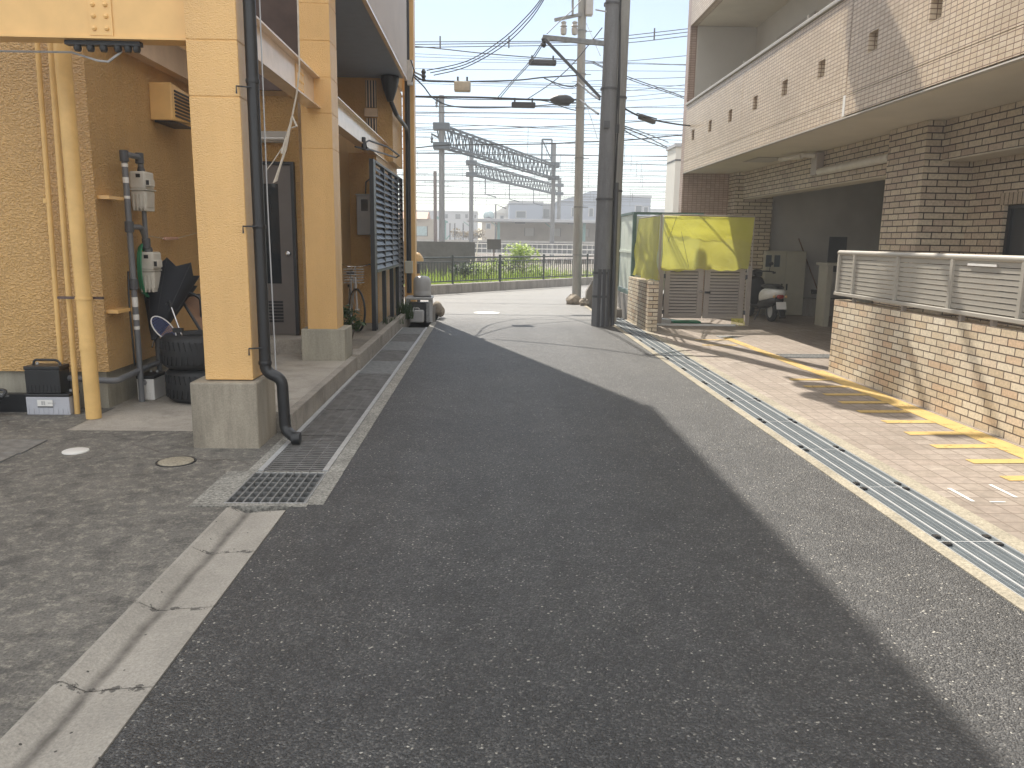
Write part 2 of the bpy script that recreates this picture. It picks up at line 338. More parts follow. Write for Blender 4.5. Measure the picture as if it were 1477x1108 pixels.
YEL = (.80,.485,.172)
K = dict(
 asphalt=m_asphalt(), yard=m_yard(),
 gutter=m_gutter(),
 basin=m_concrete('rough_concrete', (.30,.29,.26), .6, .5, fine=60),
 kerb=m_concrete('kerb_concrete', (.32,.29,.25), .6, .25),
 paleedge=m_concrete('pale_edge_concrete', (.335,.30,.23), .25, .28, fine=70),
 plinth=m_concrete('plinth_concrete', (.36,.32,.255), .6, .14, streak=True),
 found=m_concrete('foundation_concrete', (.36,.335,.27), .35, .14, streak=True),
 slab=m_concrete('porch_concrete', (.40,.365,.315), .55, .18),
 polec=m_concrete('pole_concrete', (.21,.215,.225), .35, .10, streak=True, fine=60),
 polel=m_concrete('pale_pole_concrete', (.33,.33,.315), .25, .08, streak=True, fine=60),
 wallc=m_concrete('old_wall_concrete', (.30,.28,.255), .75, .25, streak=True),
 darkwall=m_concrete('dark_wall_concrete', (.11,.115,.12), .4, .2),
 soil=m_concrete('soil', (.22,.195,.16), .6, .4, .95),
 ballast=m_concrete('ballast', (.20,.17,.15), .6, .5, .95, fine=9),
 stucco=m_stucco('yellow_stucco', YEL, 46, .95, .28, .95),
 stucco_fine=m_stucco('yellow_fine_stucco', YEL, 85, .42, .28, .95),
 steel_y=M('yellow_painted_steel', (.78,.49,.19), .28, var=.06, bump=.05, bscale=30),
 steel_p=M('peach_sheen_steel', (.74,.57,.41), .18, var=.07),  # paint colour lightened to carry the sky's sheen on the side beams
 pipe_y=M('yellow_pipe_paint', (.74,.48,.18), .45, var=.10, scale=5, dirt=.30),
 cream=m_ribbed('ribbed_cream_panel', (.50,.41,.33), 'Y', .09, .45, .014),
 slate=M('slate_soffit', (.21,.26,.34), .5, var=.06),
 black=M('black_plastic', (.018,.019,.021), .38, var=.12),
 blackm=M('black_metal', (.022,.024,.028), .40, var=.1),
 rubber=M('tyre_rubber', (.016,.017,.019), .62, var=.2, bump=.15, bscale=30),
 dgrey=M('dark_grey_metal', (.075,.078,.085), .45, var=.1),
 louvre=M('louvre_metal', (.045,.05,.058), .35, var=.08),
 doorp=M('taupe_door_paint', (.16,.145,.135), .4, var=.06),
 gpost=m_concrete('railway_post_concrete', (.20,.205,.21), .25, .08, streak=True, fine=30),
 galv=M('galvanised_steel', (.50,.51,.52), .38, .35, var=.15, scale=14),
 galv2=M('dull_galvanised_steel', (.24,.245,.245), .5, .3, var=.25, scale=18, dirt=.5),
 rustgrate=M('stained_grating', (.20,.195,.19), .55, .2, var=.3, scale=9, dirt=.5),
 meshg=M('grating_mesh', (.20,.225,.24), .5, .15, var=.12, scale=5),
 whiteline=M('bright_grating_bar', (.46,.47,.475), .45, .2, var=.08),
 pit=M('dark_pit', (.03,.03,.03), .9),
 alu=M('champagne_aluminium', (.39,.365,.32), .42, .15, var=.05, scale=3),
 alud=M('dull_taupe_aluminium', (.37,.325,.285), .45, .15, var=.06, scale=3),
 white=M('white_paint', (.72,.71,.68), .45, var=.06),
 offw=M('off_white_plastic', (.60,.575,.51), .48, var=.09, scale=9),
 pvcgrey=M('grey_pvc', (.15,.155,.165), .42, var=.12),
 lgrey=M('light_grey_plastic', (.42,.42,.42), .42, var=.07),
 bgrey=M('battery_grey', (.43,.44,.48), .45, var=.06),
 soffit=M('cream_soffit_paint', (.64,.59,.48), .7, var=.06, scale=1.5),
 innerw=M('balcony_wall_paint', (.50,.475,.43), .75, var=.05, scale=1.5),
 garage=M('garage_wall', (.52,.50,.47), .8, var=.12, scale=1.2),
 glass=m_glass('dark_glass'), glass2=m_glass('blue_grey_glass', (.08,.10,.12)),
 wood=M('brown_board', (.17,.085,.04), .55, var=.25, scale=5),
 green=M('green_hose', (.03,.25,.12), .45), pink=M('pink_plastic', (.62,.36,.27), .5),
 navy=M('navy_cloth', (.012,.014,.02), .8, var=.2), racket=M('blue_strings', (.10,.13,.32), .6),
 rope=M('white_rope', (.58,.53,.45), .8, var=.15, scale=20),
 beige=M('beige_steel', (.47,.45,.37), .45, var=.05), teal=M('teal_paint', (.16,.30,.28), .5, var=.1),
 rail=M('green_grey_rail', (.030,.042,.043), .45, var=.1), orange=M('orange_plastic', (.62,.42,.20), .4),
 wire=M('black_cable', (.025,.027,.031), .6), wireg=M('grey_wire', (.085,.092,.105), .6),
 cabbox=M('black_closure', (.03,.033,.04), .5), beigebox=M('beige_box', (.42,.40,.34), .5),
 gantry=M('gantry_steel', (.065,.085,.105), .5, .2, var=.15, scale=2), brownp=M('brown_pole', (.12,.085,.075), .7),
 pgreen=M('pale_green_panel', (.56,.61,.54), .42, var=.05, scale=3), dkgreen=M('green_frame', (.085,.15,.135), .45),
 plat=M('platform_concrete', (.40,.38,.35), .8), platw=M('platform_wall', (.42,.37,.31), .7, var=.12, scale=.7),
 roofo=M('orange_roof', (.40,.24,.17), .7), bluew=M('blue_grey_cladding', (.27,.31,.38), .6, var=.05, scale=.3),
 greyw=M('grey_cladding', (.40,.41,.43), .6, var=.05, scale=.3), tileroof=M('dark_tile_roof', (.07,.08,.10), .6),
 palew=M('pale_render', (.60,.59,.55), .7, var=.05, scale=.6), rock=M('rock', (.30,.26,.21), .9, var=.35, scale=10, bump=.6, bscale=14),
 redpl=M('red_lens', (.28,.02,.015), .25), chrome=M('chrome', (.55,.55,.55), .18, .9),
 mint=M('mint_paint', (.36,.46,.47), .5), bark=M('bark', (.10,.075,.05), .9, var=.3),
 leafd=m_leaf('shrub_leaf', (.025,.05,.015), (.06,.11,.03)), leafy=m_leaf('bright_leaf', (.22,.34,.05), (.42,.52,.10)),
 grassm=m_leaf('grass_blade', (.20,.32,.045), (.40,.50,.09)), dry=m_leaf('dry_leaf', (.20,.15,.09), (.34,.27,.16)),
 net=m_net(),
 brickw=m_brick('garden_wall_brick', [(.64,.55,.41),(.55,.44,.30),(.69,.61,.47),(.62,.52,.38),(.71,.64,.51),(.58,.42,.28),(.66,.57,.43)], (.10,.070,.052), .200, .0685, .0058, .5, .75, .2, .9, shift=(.02,.002)),
 brickb=m_brick('facade_brick', [(.56,.475,.345),(.48,.39,.285),(.59,.51,.38),(.53,.44,.33),(.45,.35,.265)], (.060,.042,.034), .250, .0785, .0075, .5, .6, .22, .7, shift=(.03,.01)),
 soldier=m_brick('soldier_brick', [(.50,.425,.315),(.43,.345,.255),(.53,.46,.345)], (.045,.033,.028), .075, .26, .006, 0, .6, .2, .7, shift=(0,.06)),
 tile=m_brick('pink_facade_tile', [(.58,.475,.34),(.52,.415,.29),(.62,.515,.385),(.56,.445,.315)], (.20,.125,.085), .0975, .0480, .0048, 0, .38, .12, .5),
 tiled=m_brick('pink_shaded_tile', [(.42,.30,.235),(.38,.27,.21),(.45,.33,.26)], (.15,.085,.06), .0975, .0480, .0035, 0, .42, .12, .5),  # facade tile darkened, the end wall's shade put into the colour
 paving=m_brick('pavement_tile', [(.285,.238,.20),(.25,.208,.17),(.315,.267,.225),(.268,.22,.183)], (.16,.125,.10), .157, .1435, .0052, 0, .7, .22, .3, streaky=.25, shift=(.03,.02), mottled=18),
 yline=m_worn_paint('yellow_line_paint', (.52,.355,.12), .37), wline=m_worn_paint('white_line_paint', (.75,.74,.70), .30),
)

# ------------------------------------------------------------------ sun and sky
AZ, EL = rad(18.2), rad(50.6)
S = Vector((-math.sin(AZ)*math.cos(EL), math.cos(AZ)*math.cos(EL), math.sin(EL)))
sl = bpy.data.lights.new('sun', 'SUN'); so = bpy.data.objects.new('sun', sl); COL.objects.link(so)
sl.energy = 5.0; sl.angle = rad(.4); sl.color = (1, .93, .82)
so.rotation_euler = S.to_track_quat('Z', 'Y').to_euler(); so.location = (-10, 30, 40)
w = bpy.data.worlds.new('World'); scene.world = w; w.use_nodes = True
wn = w.node_tree.nodes; bg = wn['Background']
sk = wn.new('ShaderNodeTexSky'); sk.sky_type = 'NISHITA'; sk.sun_disc = False
sk.sun_elevation = EL; sk.sun_rotation = -AZ; sk.dust_density = 0.4; sk.air_density = 1.0; sk.ozone_density = 1.0
wl_ = w.node_tree.links
hs = wn.new('ShaderNodeHueSaturation'); hs.inputs['Saturation'].default_value = .80
wl_.new(sk.outputs[0], hs.inputs['Color'])
# broken bright cloud added out of view to lift the shade; clear over railway
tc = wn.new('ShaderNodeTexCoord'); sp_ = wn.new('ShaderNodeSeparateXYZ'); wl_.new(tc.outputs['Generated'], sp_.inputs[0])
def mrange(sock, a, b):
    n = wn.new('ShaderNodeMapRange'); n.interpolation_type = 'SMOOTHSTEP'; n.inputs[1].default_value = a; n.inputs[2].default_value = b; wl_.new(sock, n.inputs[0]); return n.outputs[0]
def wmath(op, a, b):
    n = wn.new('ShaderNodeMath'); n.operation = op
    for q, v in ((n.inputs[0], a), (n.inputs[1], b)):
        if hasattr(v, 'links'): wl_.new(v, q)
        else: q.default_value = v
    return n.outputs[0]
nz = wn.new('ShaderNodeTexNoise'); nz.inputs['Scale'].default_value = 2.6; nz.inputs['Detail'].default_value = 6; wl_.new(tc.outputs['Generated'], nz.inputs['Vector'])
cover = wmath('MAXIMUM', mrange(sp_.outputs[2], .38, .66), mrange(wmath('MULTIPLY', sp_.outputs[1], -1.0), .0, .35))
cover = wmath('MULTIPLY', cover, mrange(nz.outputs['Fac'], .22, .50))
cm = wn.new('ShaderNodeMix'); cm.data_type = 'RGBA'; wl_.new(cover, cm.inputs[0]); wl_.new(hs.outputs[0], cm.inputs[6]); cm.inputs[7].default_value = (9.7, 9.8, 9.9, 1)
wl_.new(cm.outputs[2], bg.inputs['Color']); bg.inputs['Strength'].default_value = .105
scene.view_settings.view_transform = 'Standard'; scene.view_settings.look = 'None'
scene.view_settings.exposure = 0.62; scene.view_settings.gamma = 1
scene.cycles.use_denoising = True
scene.cycles.max_bounces = 8; scene.cycles.diffuse_bounces = 5; scene.cycles.transparent_max_bounces = 12

# ================================================================== SETTING
struct(MB().sheet([(-400,-30),(400,-30),(400,900),(-400,900)], -.42).build('ground', K['soil']))
kx = lambda X: 22.2+1.155*(X+1.55)            # far kerb line of the cross street
road = [(-1.15,-6),(2.325,-6),(2.325,20.2),(12,31.4),(12,kx(12)),(-6,kx(-6)),(-6,16.5),(-1.0,16.5),(-1.0,5.05),(-1.05,5.05),(-1.05,4.36),(-1.15,4.36)]
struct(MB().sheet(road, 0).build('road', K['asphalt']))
struct(MB().sheet([(-12,-6),(-1.503,-6),(-1.503,4.36),(-1.73,4.36),(-1.73,5.05),(-1.60,5.05),(-1.60,6.16),(-3.38,6.16),(-3.38,7.02),(-12,7.02)], 0).build('yard', K['yard']))
struct(MB().sheet([(-3.45,6.16),(-1.60,6.16),(-1.60,7.9),(-3.45,7.9)], -.003).build('yard_pad', K['slab']))
# L-shaped gutter, laid in short blocks with open joints
g = MB(); y = -2.9
prof = [(-1.485,.022),(-1.465,.026),(-1.41,-.002),(-1.385,-.013),(-1.355,-.013),(-1.31,-.006),(-1.155,.004)]
while y < 4.3:
    g.prism(prof+[(-1.155,-.2),(-1.485,-.2)], 'y', y+.004, min(y+.597,4.345)); y += .6
struct(g.build('gutter', K['gutter']))
struct(MB().sheet([(-1.49,-3),(-1.15,-3),(-1.15,4.36),(-1.49,4.36)], -.06).build('gutter_bed', K['pit']))
# catch basin rim and channel on the left
b = MB()
b.prism([(-1.73,4.36),(-1.05,4.36),(-1.05,4.41),(-1.73,4.41)], 'z', -.3, .006)
b.box(-1.73,-1.545,4.41,5.02,-.3,.005).box(-1.065,-1.05,4.41,5.02,-.3,.004).box(-1.73,-1.05,5.02,5.05,-.3,.005)
b.box(-1.05,-.96,4.40,5.12,-.1,.003)
struct(b.build('basin_rim', K['basin']))
struct(MB().box(-1.56,-1.06,4.40,5.03,-.34,-.30).box(-1.56,-1.0,5.05,14.75,-.20,-.16).build('drain_floor', K['pit']))
struct(MB().box(-1.60,-1.535,5.05,14.75,-.2,.004).box(-1.065,-.96,5.05,14.75,-.2,.005).build('channel_edge', K['basin']))
# right: gutter edges, pavement
struct(MB().box(2.325,2.405,-4,19.5,-.25,.006).box(2.755,2.865,-4,15.6,-.25,.007).build('gutter_edge', K['paleedge']))
struct(MB().box(2.405,2.755,-4,15.6,-.25,-.05).build('drain_channel', K['pit']))
struct(MB().sheet([(2.865,-4),(9.6,-4),(9.6,17.4),(2.865,17.4)], .002).build('pavement', K['paving']))
mk = MB().sheet([(3.99,3.0),(4.19,3.0),(4.19,9.45),(3.98,9.45)], .006)
mk.sheet([(3.96,9.45),(4.12,9.45),(4.03,12.7),(3.89,12.7)], .006)
for i, yb in enumerate((4.55,4.97,5.38,5.80,6.22,6.64,7.06,7.48,7.88,8.33,8.77)):
    sh = .03*(i % 3); mk.sheet([(3.50+sh*.5,yb-.055),(3.99,yb-.035),(3.99,yb+.075),(3.50+sh*.5,yb+.055)], .006)
for xb, yb in ((3.35,12.35),(3.30,11.7)): mk.sheet([(xb,yb),(xb+.55,yb+.03),(xb+.55,yb+.13),(xb,yb+.10)], .006)
struct(mk.build('pavement_marking', K['yline']))
mk = MB()
mk.sheet([(2.99,4.49),(3.015,4.49),(3.015,4.75),(2.99,4.75)], .006).sheet([(3.315,4.57),(3.34,4.57),(3.34,4.83),(3.315,4.83)], .006)
mk.sheet([(3.10,4.475),(3.2,4.475),(3.2,4.49),(3.10,4.49)], .006)
struct(mk.build('white_marking', K['wline']))
# worn white disc on the road far down the street
struct(MB().sheet([(-.03+.28*math.cos(a*.314),16.75+.27*math.sin(a*.314)) for a in range(20)], .004).build('road_marking', K['wline']))
# verge behind the far fence, track bed
A0, B0 = Vector((-9.0,kx(-9),0)), Vector((14,kx(14),0))
struct(MB().sheet([(-9,kx(-9)+.2),(14,kx(14)+.2),(40,52),(-40,52),(-40,20)], .06).build('verge', K['soil']))
struct(MB().box(-120,160,52,100,-.4,.35).build('track_bed', K['ballast']))
struct(MB().sheet([(-400,100.2),(400,100.2),(400,880),(-400,880)], .1).build('far_ground', K['soil']))

# ================================================================== LEFT BUILDING
LB = thing('apartment_building', 'yellow stucco apartment building with steel beams and square columns along the left kerb', 'building', (-3.4,6.95,0))
wl = MB()
wl.box(-12,-3.38,6.95,16.2,.34,11.8)
wl.box(-3.38,-2.3,9.83,16.2,.17,3.2).box(-3.38,-2.9,9.83,16.2,3.2,4.36)
wl.box(-2.3,-1.85,13.25,16.18,.0,2.92).box(-2.9,-1.74,14.62,16.19,2.92,4.36)
wl.build('wall', K['stucco'], LB)
MB().box(-12.0,-3.43,7.00,9.8,-.2,.338).build('foundation', K['found'], LB)
up = MB().box(-3.38,-1.503,9.83,14.58,4.40,11.8).box(-3.38,-1.72,14.58,16.2,4.40,6.8).box(-3.38,-1.503,14.58,16.2,6.8,11.8); up.build('upper_storey', K['stucco_fine'], LB)
MB().box(-3.36,-1.53,9.85,14.6,4.345,4.398).build('soffit', K['slate'], LB)
bp = MB().box(-1.50,-1.47,9.83,14.6,4.33,11.85); bp.build('balcony_panel', K['cream'], LB)
MB().box(-1.53,-1.465,9.80,16.56,11.852,11.90).build('roof_edge', K['steel_p'], LB)
MB().box(-1.515,-1.462,9.83,14.6,4.30,4.328).build('balcony_trim', K['steel_p'], LB)
def column(x0,x1,y0,y1,z0,z1,joints):
    c = MB(); zz = [z0]+[j for j in joints if z0<j<z1]+[z1]
    for a, b_ in zip(zz[:-1], zz[1:]): c.box(x0,x1,y0,y1,a+.0025,b_-.0025)
    c.box(x0+.005,x1-.005,y0+.005,y1-.005,z0,z1)
    return c.build('column', K['stucco_fine'], LB, bevel=.006)
jn = [2.50,2.87,3.24,3.61,3.98,4.35]
c1 = column(-2.085,-1.735,5.72,6.10,.50,6.6,jn)
MB().box(-2.175,-1.69,5.64,6.14,-.1,.495).build('plinth', K['plinth'], c1, bevel=.012)
c2 = column(-2.045,-1.71,8.86,9.24,.52,6.6,jn)
MB().box(-2.12,-1.625,8.84,9.32,.0,.525).build('plinth', K['found'], c2, bevel=.01)
MB().box(-1.99,-1.80,9.245,9.50,.17,4.34).build('pilaster', K['stucco_fine'], LB)
column(-1.73,-1.50,16.22,16.55,.0,11.7,[2.5,2.87,3.24,4.3])
def ibeam(axis, a0, a1, c, z0, z1, w, web=.012, fl=.016, inset=0.0):
    s = MB()
    if axis == 'x':
        s.box(a0,a1,c-w/2,c+w/2,z0,z0+fl).box(a0,a1,c-w/2,c+w/2,z1-fl,z1).box(a0,a1,c-web/2+inset,c+web/2+inset,z0+fl,z1-fl)
    else:
        s.box(c-w/2,c+w/2,a0,a1,z0,z0+fl).box(c-w/2,c+w/2,a0,a1,z1-fl,z1).box(c-web/2+inset,c+web/2+inset,a0,a1,z0+fl,z1-fl)
    return s
fb = ibeam('x', -9, -2.09, 5.90, 2.885, 3.20, .17, inset=-.066).build('front_beam', K['steel_y'], LB)
MB().box(-9,-2.10,5.826,5.90,3.205,3.24).build('beam_ledge', K['brownp'], fb)
pl = MB().box(-2.775,-2.615,5.819,5.827,2.905,3.155)
for zz in (2.95,3.03,3.105):
    for xx in (-2.74,-2.655): pl.sphere((xx,5.819,zz), .017, 10, 4)
pl.build('splice_plate', K['steel_y'], fb)
sb1 = ibeam('y', 6.10, 8.86, -1.90, 2.92, 3.245, .15).build('side_beam', K['steel_p'], LB)
pl = MB().box(-1.893,-1.884,8.05,8.35,2.95,3.21)
for zz in (2.99,3.07,3.15):
    for yy in (8.10,8.17,8.24,8.31): pl.sphere((-1.884,yy,zz), .014, 8, 4)
pl.build('splice_plate', K['steel_y'], sb1)
ibeam('y', 9.24, 14.60, -1.90, 2.89, 3.22, .15).build('side_beam', K['steel_p'], LB)
ibeam('y', 7.3, 9.83, -3.31, 3.20, 3.49, .13, inset=.05).build('side_beam', K['steel_p'], LB)
MB().box(-3.2,-2.9,7.1,9.8,3.6,3.63).build('stair_panel', K['slate'], LB)
MB().box(-2.92,-2.89,9.5,9.8,3.25,6.4).box(-2.9,-2.05,9.70,9.76,3.25,6.4).build('stair_screen', K['brownp'], LB)
sl_ = MB().box(-2.3,-1.62,6.16,9.83,-.1,.165).box(-3.38,-2.3,7.95,9.83,-.1,.165)
sl_.build('porch_slab', K['slab'], LB)
kb = MB(); y = 6.05
while y < 9.1:
    kb.box(-1.62,-1.545,y+.003,y+.377,-.1,.172); y += .38
kb.build('porch_kerb', K['kerb'], LB, bevel=.006)
MB().box(-3.3,-2.12,9.35,9.83,.166,.335).build('step', K['slab'], LB)
dr = MB().box(-3.22,-2.405,9.77,9.829,.34,2.40).build('door', K['doorp'], LB)
MB().box(-3.12,-2.555,9.762,9.771,.98,2.18).build('glass_panel', K['glass'], dr)
lv = MB()
for k in range(7): lv.box(-3.1,-2.55,9.76,9.772,.50+k*.04,.525+k*.04)
lv.build('vent_slats', K['blackm'], dr)
MB().lathe([(.012,-.05),(.012,-.03),(.028,-.025),(.034,-.005),(.02,.01)], (-2.46,9.75,1.35), 12, 'y').build('handle', K['chrome'], dr, smooth=True)
MB().box(-2.40,-2.36,9.75,9.829,.34,2.44).box(-3.27,-3.225,9.75,9.829,.34,2.44).box(-3.225,-2.40,9.75,9.829,2.405,2.44).build('door_frame', K['blackm'], LB)
for (z0, z1) in ((3.84,4.30),(3.10,3.66)):
    wd = MB().box(-2.21,-2.02,14.60,14.619,z0,z1).build('window', K['dgrey'], LB)
    s = MB()
    for k in range(4): s.box(-2.20+k*.05,-2.18+k*.05,14.575,14.60,z0,z1)
    s.build('window_bars', K['steel_p'], wd)
MB().box(-2.23,-2.0,14.55,14.61,3.68,3.82).build('shutter_box', K['steel_p'], LB)
# planting bed strip before the louvre screen
struct(MB().box(-3.0,-1.60,9.32,14.7,-.1,.13).box(-2.0,-1.55,14.7,16.1,-.1,.03).build('planting_bed', K['soil']))
kb = MB(); y = 9.12
while y < 14.6: kb.box(-1.60,-1.505,y+.004,y+.596,-.1,.20); y += .6
struct(kb.build('bed_kerb', K['kerb'], bevel=.006))

# --- pipes on the building
def pipe_thing(name, label, cat, pts, r, mat, n=16, group=None):
    t = thing(name, label, cat, Vector(pts[0]), group); MB().tube(pts, r, n).build('pipe', mat, t, smooth=True); return t
def arc(pts, rr=.06, k=5):
    """round the corners of a polyline"""
    pts = [Vector(p) for p in pts]; out = [pts[0]]
    for a, b, c in zip(pts, pts[1:], pts[2:]):
        d1 = (a-b); d2 = (c-b); r = min(rr, d1.length*.45, d2.length*.45); d1.normalize(); d2.normalize()
        p, q = b+d1*r, b+d2*r
        for i in range(k+1):
            u = i/k; out.append(p*(1-u)**2+b*2*u*(1-u)+q*u*u)
    return out+[pts[-1]]
t = pipe_thing('drainpipe', 'thick yellow painted drainpipe beside the yellow wall corner', 'drainpipe', [(-3.37,6.60,0),(-3.37,6.60,3.3)], .062, K['pipe_y'], 20)
MB().lathe([(.066,-.012),(.068,0),(.066,.012)], (-3.37,6.60,1.02), 20).build('collar', K['pipe_y'], t, smooth=True)
MB().lathe([(.065,-.03),(.067,0),(.065,.03)], (-3.37,6.60,.62), 20).build('collar', K['pipe_y'], t, smooth=True)
MB().box(-3.62,-3.25,6.66,6.70,1.01,1.03).build('bracket', K['brownp'], t)
a0, a1 = at(56,60,6.86), at(89,541,6.86)
t = thing('conduit', 'thin yellow conduit that turns into a grey pipe above the batteries', 'conduit', (a1.x,6.86,0))
MB().tube([(a0.x-.01,6.86,3.3),(a1.x,6.86,a1.z)], .021, 10).build('pipe', K['pipe_y'], t, smooth=True)
MB().lathe([(.026,-.02),(.028,0),(.026,.02)], (at(67,290,6.86).x,6.86,at(67,290,6.86).z), 12).build('collar', K['pipe_y'], t, smooth=True)
z = a1.z
MB().tube(arc([(a1.x,6.86,z+.04),(a1.x,6.86,z-.02),(a1.x+.08,6.86,z-.03),(-3.28,6.86,z-.05),(-3.27,7.5,z-.02),(-3.27,8.0,z-.02)], .07), .028, 10).build('grey_pipe', K['pvcgrey'], t, smooth=True)
a0, a1 = at(77,60,6.78), at(110,597,6.74)
pipe_thing('conduit', 'thin yellow conduit running down to the ground beside the grey battery', 'conduit', [(a1.x,6.76,0.0),(a0.x-.02,6.78,3.3)], .024, K['pipe_y'], 10)
# black downpipe in front of the first column
t = thing('downpipe', 'black downpipe on the near column ending in an elbow over the drain', 'drainpipe', (-1.6,5.78,0))
MB().tube(arc([(-1.665,5.80,3.7),(-1.665,5.80,.55),(-1.545,5.80,.50),(-1.535,5.80,.10),(-1.44,5.74,.055)], .07, 6), .043, 18).build('pipe', K['black'], t, smooth=True)
for zz in (.62,1.62,2.62): MB().lathe([(.046,-.015),(.049,0),(.046,.015)], (-1.665,5.80,zz), 18).build('collar', K['black'], t, smooth=True)
MB().lathe([(.046,-.03),(.050,-.02),(.050,.02),(.046,.03)], (-1.44+.0,5.74,.055), 16, 'x').build('collar', K['black'], t, smooth=True)
for zz in (.72,1.60,2.55):
    MB().tube([(-1.75,5.70,zz-.03),(-1.75,5.70,zz+.02),(-1.665,5.745,zz+.02)], .006, 6).build('bracket', K['blackm'], t)
# thin pale wire beside it
tag(MB().tube([(-1.60,5.83,3.6),(-1.605,5.83,1.8),(-1.595,5.83,.56)], .005, 6).build('cable', K['lgrey'], origin=(-1.6,5.83,0)), 'thin pale cable running down beside the near black downpipe', 'cable')
# far downpipe with hopper
t = thing('downpipe', 'black downpipe with a dark hopper at the far corner of the yellow building', 'drainpipe', (-1.6,16.15,0))
MB().tube([(-1.625,16.15,8.5),(-1.625,16.15,.45)], .05, 12).build('pipe', K['black'], t, smooth=True)
q = at(563,134,14.4)
MB().tube(arc([(q.x,14.4,4.1),(q.x,14.4,q.z-.12),(-1.66,14.45,3.72),(-1.63,16.0,3.68),(-1.625,16.13,3.5)], .1), .04, 10).build('branch_pipe', K['black'], t, smooth=True)
MB().lathe([(.05,-.42),(.12,-.22),(.16,-.05),(.16,.0)], (q.x,14.38,4.33), 12).build('hopper', K['black'], t, smooth=True)
MB().box(-1.70,-1.55,16.07,16.215,.85,1.10).build('pipe_sleeve', K['beige'], t, bevel=.01)

# --- vent hood, gas meters
vt = thing('vent_hood', 'square yellow vent hood with dark slats on the side wall', 'vent', (-3.38,8.7,2.7))
MB().prism([(8.20,3.04),(8.80,3.00),(8.80,2.72),(8.20,2.68)], 'x', -3.38, -3.16).build('hood', K['steel_y'], vt, bevel=.01)
s = MB()
for k in range(8): s.box(-3.165,-3.15,8.27,8.77,2.725+k*.034,2.742+k*.034)
s.build('slats', K['blackm'], vt)
s = MB().box(-3.36,-3.18,8.25,8.75,2.665,2.685); s.build('grille', K['blackm'], vt)

gp = thing('gas_pipe', 'grey gas pipework with elbows and pale tape marks climbing the yellow wall', 'pipe', (-3.27,7.6,0))
def PW(px, py, X=-3.26): return atx(px, py, X)
x0 = -3.26
r_b, r_t = PW(202,586), PW(183,250)
YR = 7.29
MB().tube(arc([(x0,YR,0),(x0,YR,2.26),(x0,YR+.33,2.26),(x0,YR+.33,2.12)], .05), .026, 12).build('riser', K['pvcgrey'], gp, smooth=True)
MB().tube(arc([(x0,YR+.33,1.78),(x0,YR+.33,1.44)], .05), .022, 10).tube(arc([(x0,YR,1.62),(x0,YR+.24,1.62),(x0,YR+.30,1.55),(x0,YR+.36,1.38)], .05), .025, 10).build('branch', K['pvcgrey'], gp, smooth=True)
MB().tube(arc([(x0,YR+.40,1.02),(x0,YR+.44,.20),(x0,YR+.2,.17),(x0,YR+.02,.17)], .07), .026, 10).build('outlet_pipe', K['pvcgrey'], gp, smooth=True)
for zz, yy in ((2.24,YR),(1.62,YR),(1.10,YR),(2.25,YR+.31),(1.47,YR+.33)):
    MB().lathe([(.030,-.05),(.038,-.045),(.038,.045),(.030,.05)], (x0,yy,zz), 12).build('joint', K['dgrey'], gp, smooth=True)
for zz, h in ((2.06,.03),(1.93,.05),(1.78,.025),(.98,.05),(.84,.09),(.70,.05),(.60,.03)): MB().lathe([(.0272,-h/2),(.0275,h/2)], (x0,YR,zz+.1), 12, cap=False).build('tape_mark', K['white'], gp, smooth=True)

for zz in (1.85,.86): MB().box(-3.38,x0-.02,YR-.30,YR-.02,zz,zz+.03).build('bracket', K['steel_y'], gp)
MB().tube(arc([(x0-.03,YR-.02,1.22),(x0-.03,YR-.05,1.0),(x0-.02,YR-.06,.55),(x0-.03,YR-.03,.35)], .1), .009, 6).build('cable', K['black'], gp, smooth=True)
def gas_meter(yc, z0, z1, label):
    t = thing('gas_meter', label, 'gas meter', (x0,yc,z0), 'gas meters on the yellow wall')
    h = z1-z0
    MB().box(x0-.075,x0+.075,yc-.10,yc+.10,z0+.55*h,z1).build('upper_case', K['offw'], t, bevel=.018)
    lo = MB().prism([(-.072+yc-yc,0),(0,0)] if False else [(x0-.066,z0+.02),(x0+.066,z0+.02),(x0+.078,z0+.52*h),(x0-.078,z0+.52*h)], 'y', yc-.10, yc+.10)
    lo.build('lower_case', K['offw'], t, bevel=.02)
    rb = MB()
    for k in (-.045,-.012,.022,.055): rb.box(x0+k-.006,x0+k+.006,yc-.112,yc+.1,z0,z0+.42*h)
    rb.box(x0-.085,x0+.085,yc-.11,yc+.11,z0+.52*h,z0+.555*h)
    rb.build('rib', K['offw'], t, bevel=.004)
    MB().box(x0+.076,x0+.12,yc-.11,yc+.0,z0+.62*h,z0+.80*h).build('reading_unit', K['offw'], t, bevel=.006)
    MB().box(x0+.085,x0+.112,yc-.113,yc-.109,z0+.65*h,z0+.77*h).box(x0-.01,x0+.03,yc-.104,yc-.099,z0+.84*h,z0+.93*h).build('dial', K['black'], t)
    MB().lathe([(.03,0),(.035,.02),(.026,.05)], (x0,yc,z1-.005), 12).build('union_nut', K['dgrey'], t, smooth=True)
gas_meter(YR+.33, 1.77, 2.13, 'upper cream gas meter below the pipe bend on the yellow wall')
gas_meter(YR+.38, 1.01, 1.39, 'lower cream gas meter in front of the black umbrella')
hz = MB(); c = Vector((x0-.06,YR+.34,1.22))
for k in range(4):
    hz.tube([c+Vector((.012*k,(.10+.008*k)*math.cos(a*.4)*.9,(.23+.01*k)*math.sin(a*.4))) for a in range(16)], .008, 6, closed=True)
tag(hz.build('garden_hose', K['green'], origin=(x0,YR+.3,1.0), smooth=True), 'green hose coiled behind the grey gas pipes', 'hose')
tg = thing('plastic_tag', 'small pink tag on a thin string stretched across the yellow wall', 'tag', (-3.34,8.9,1.58))
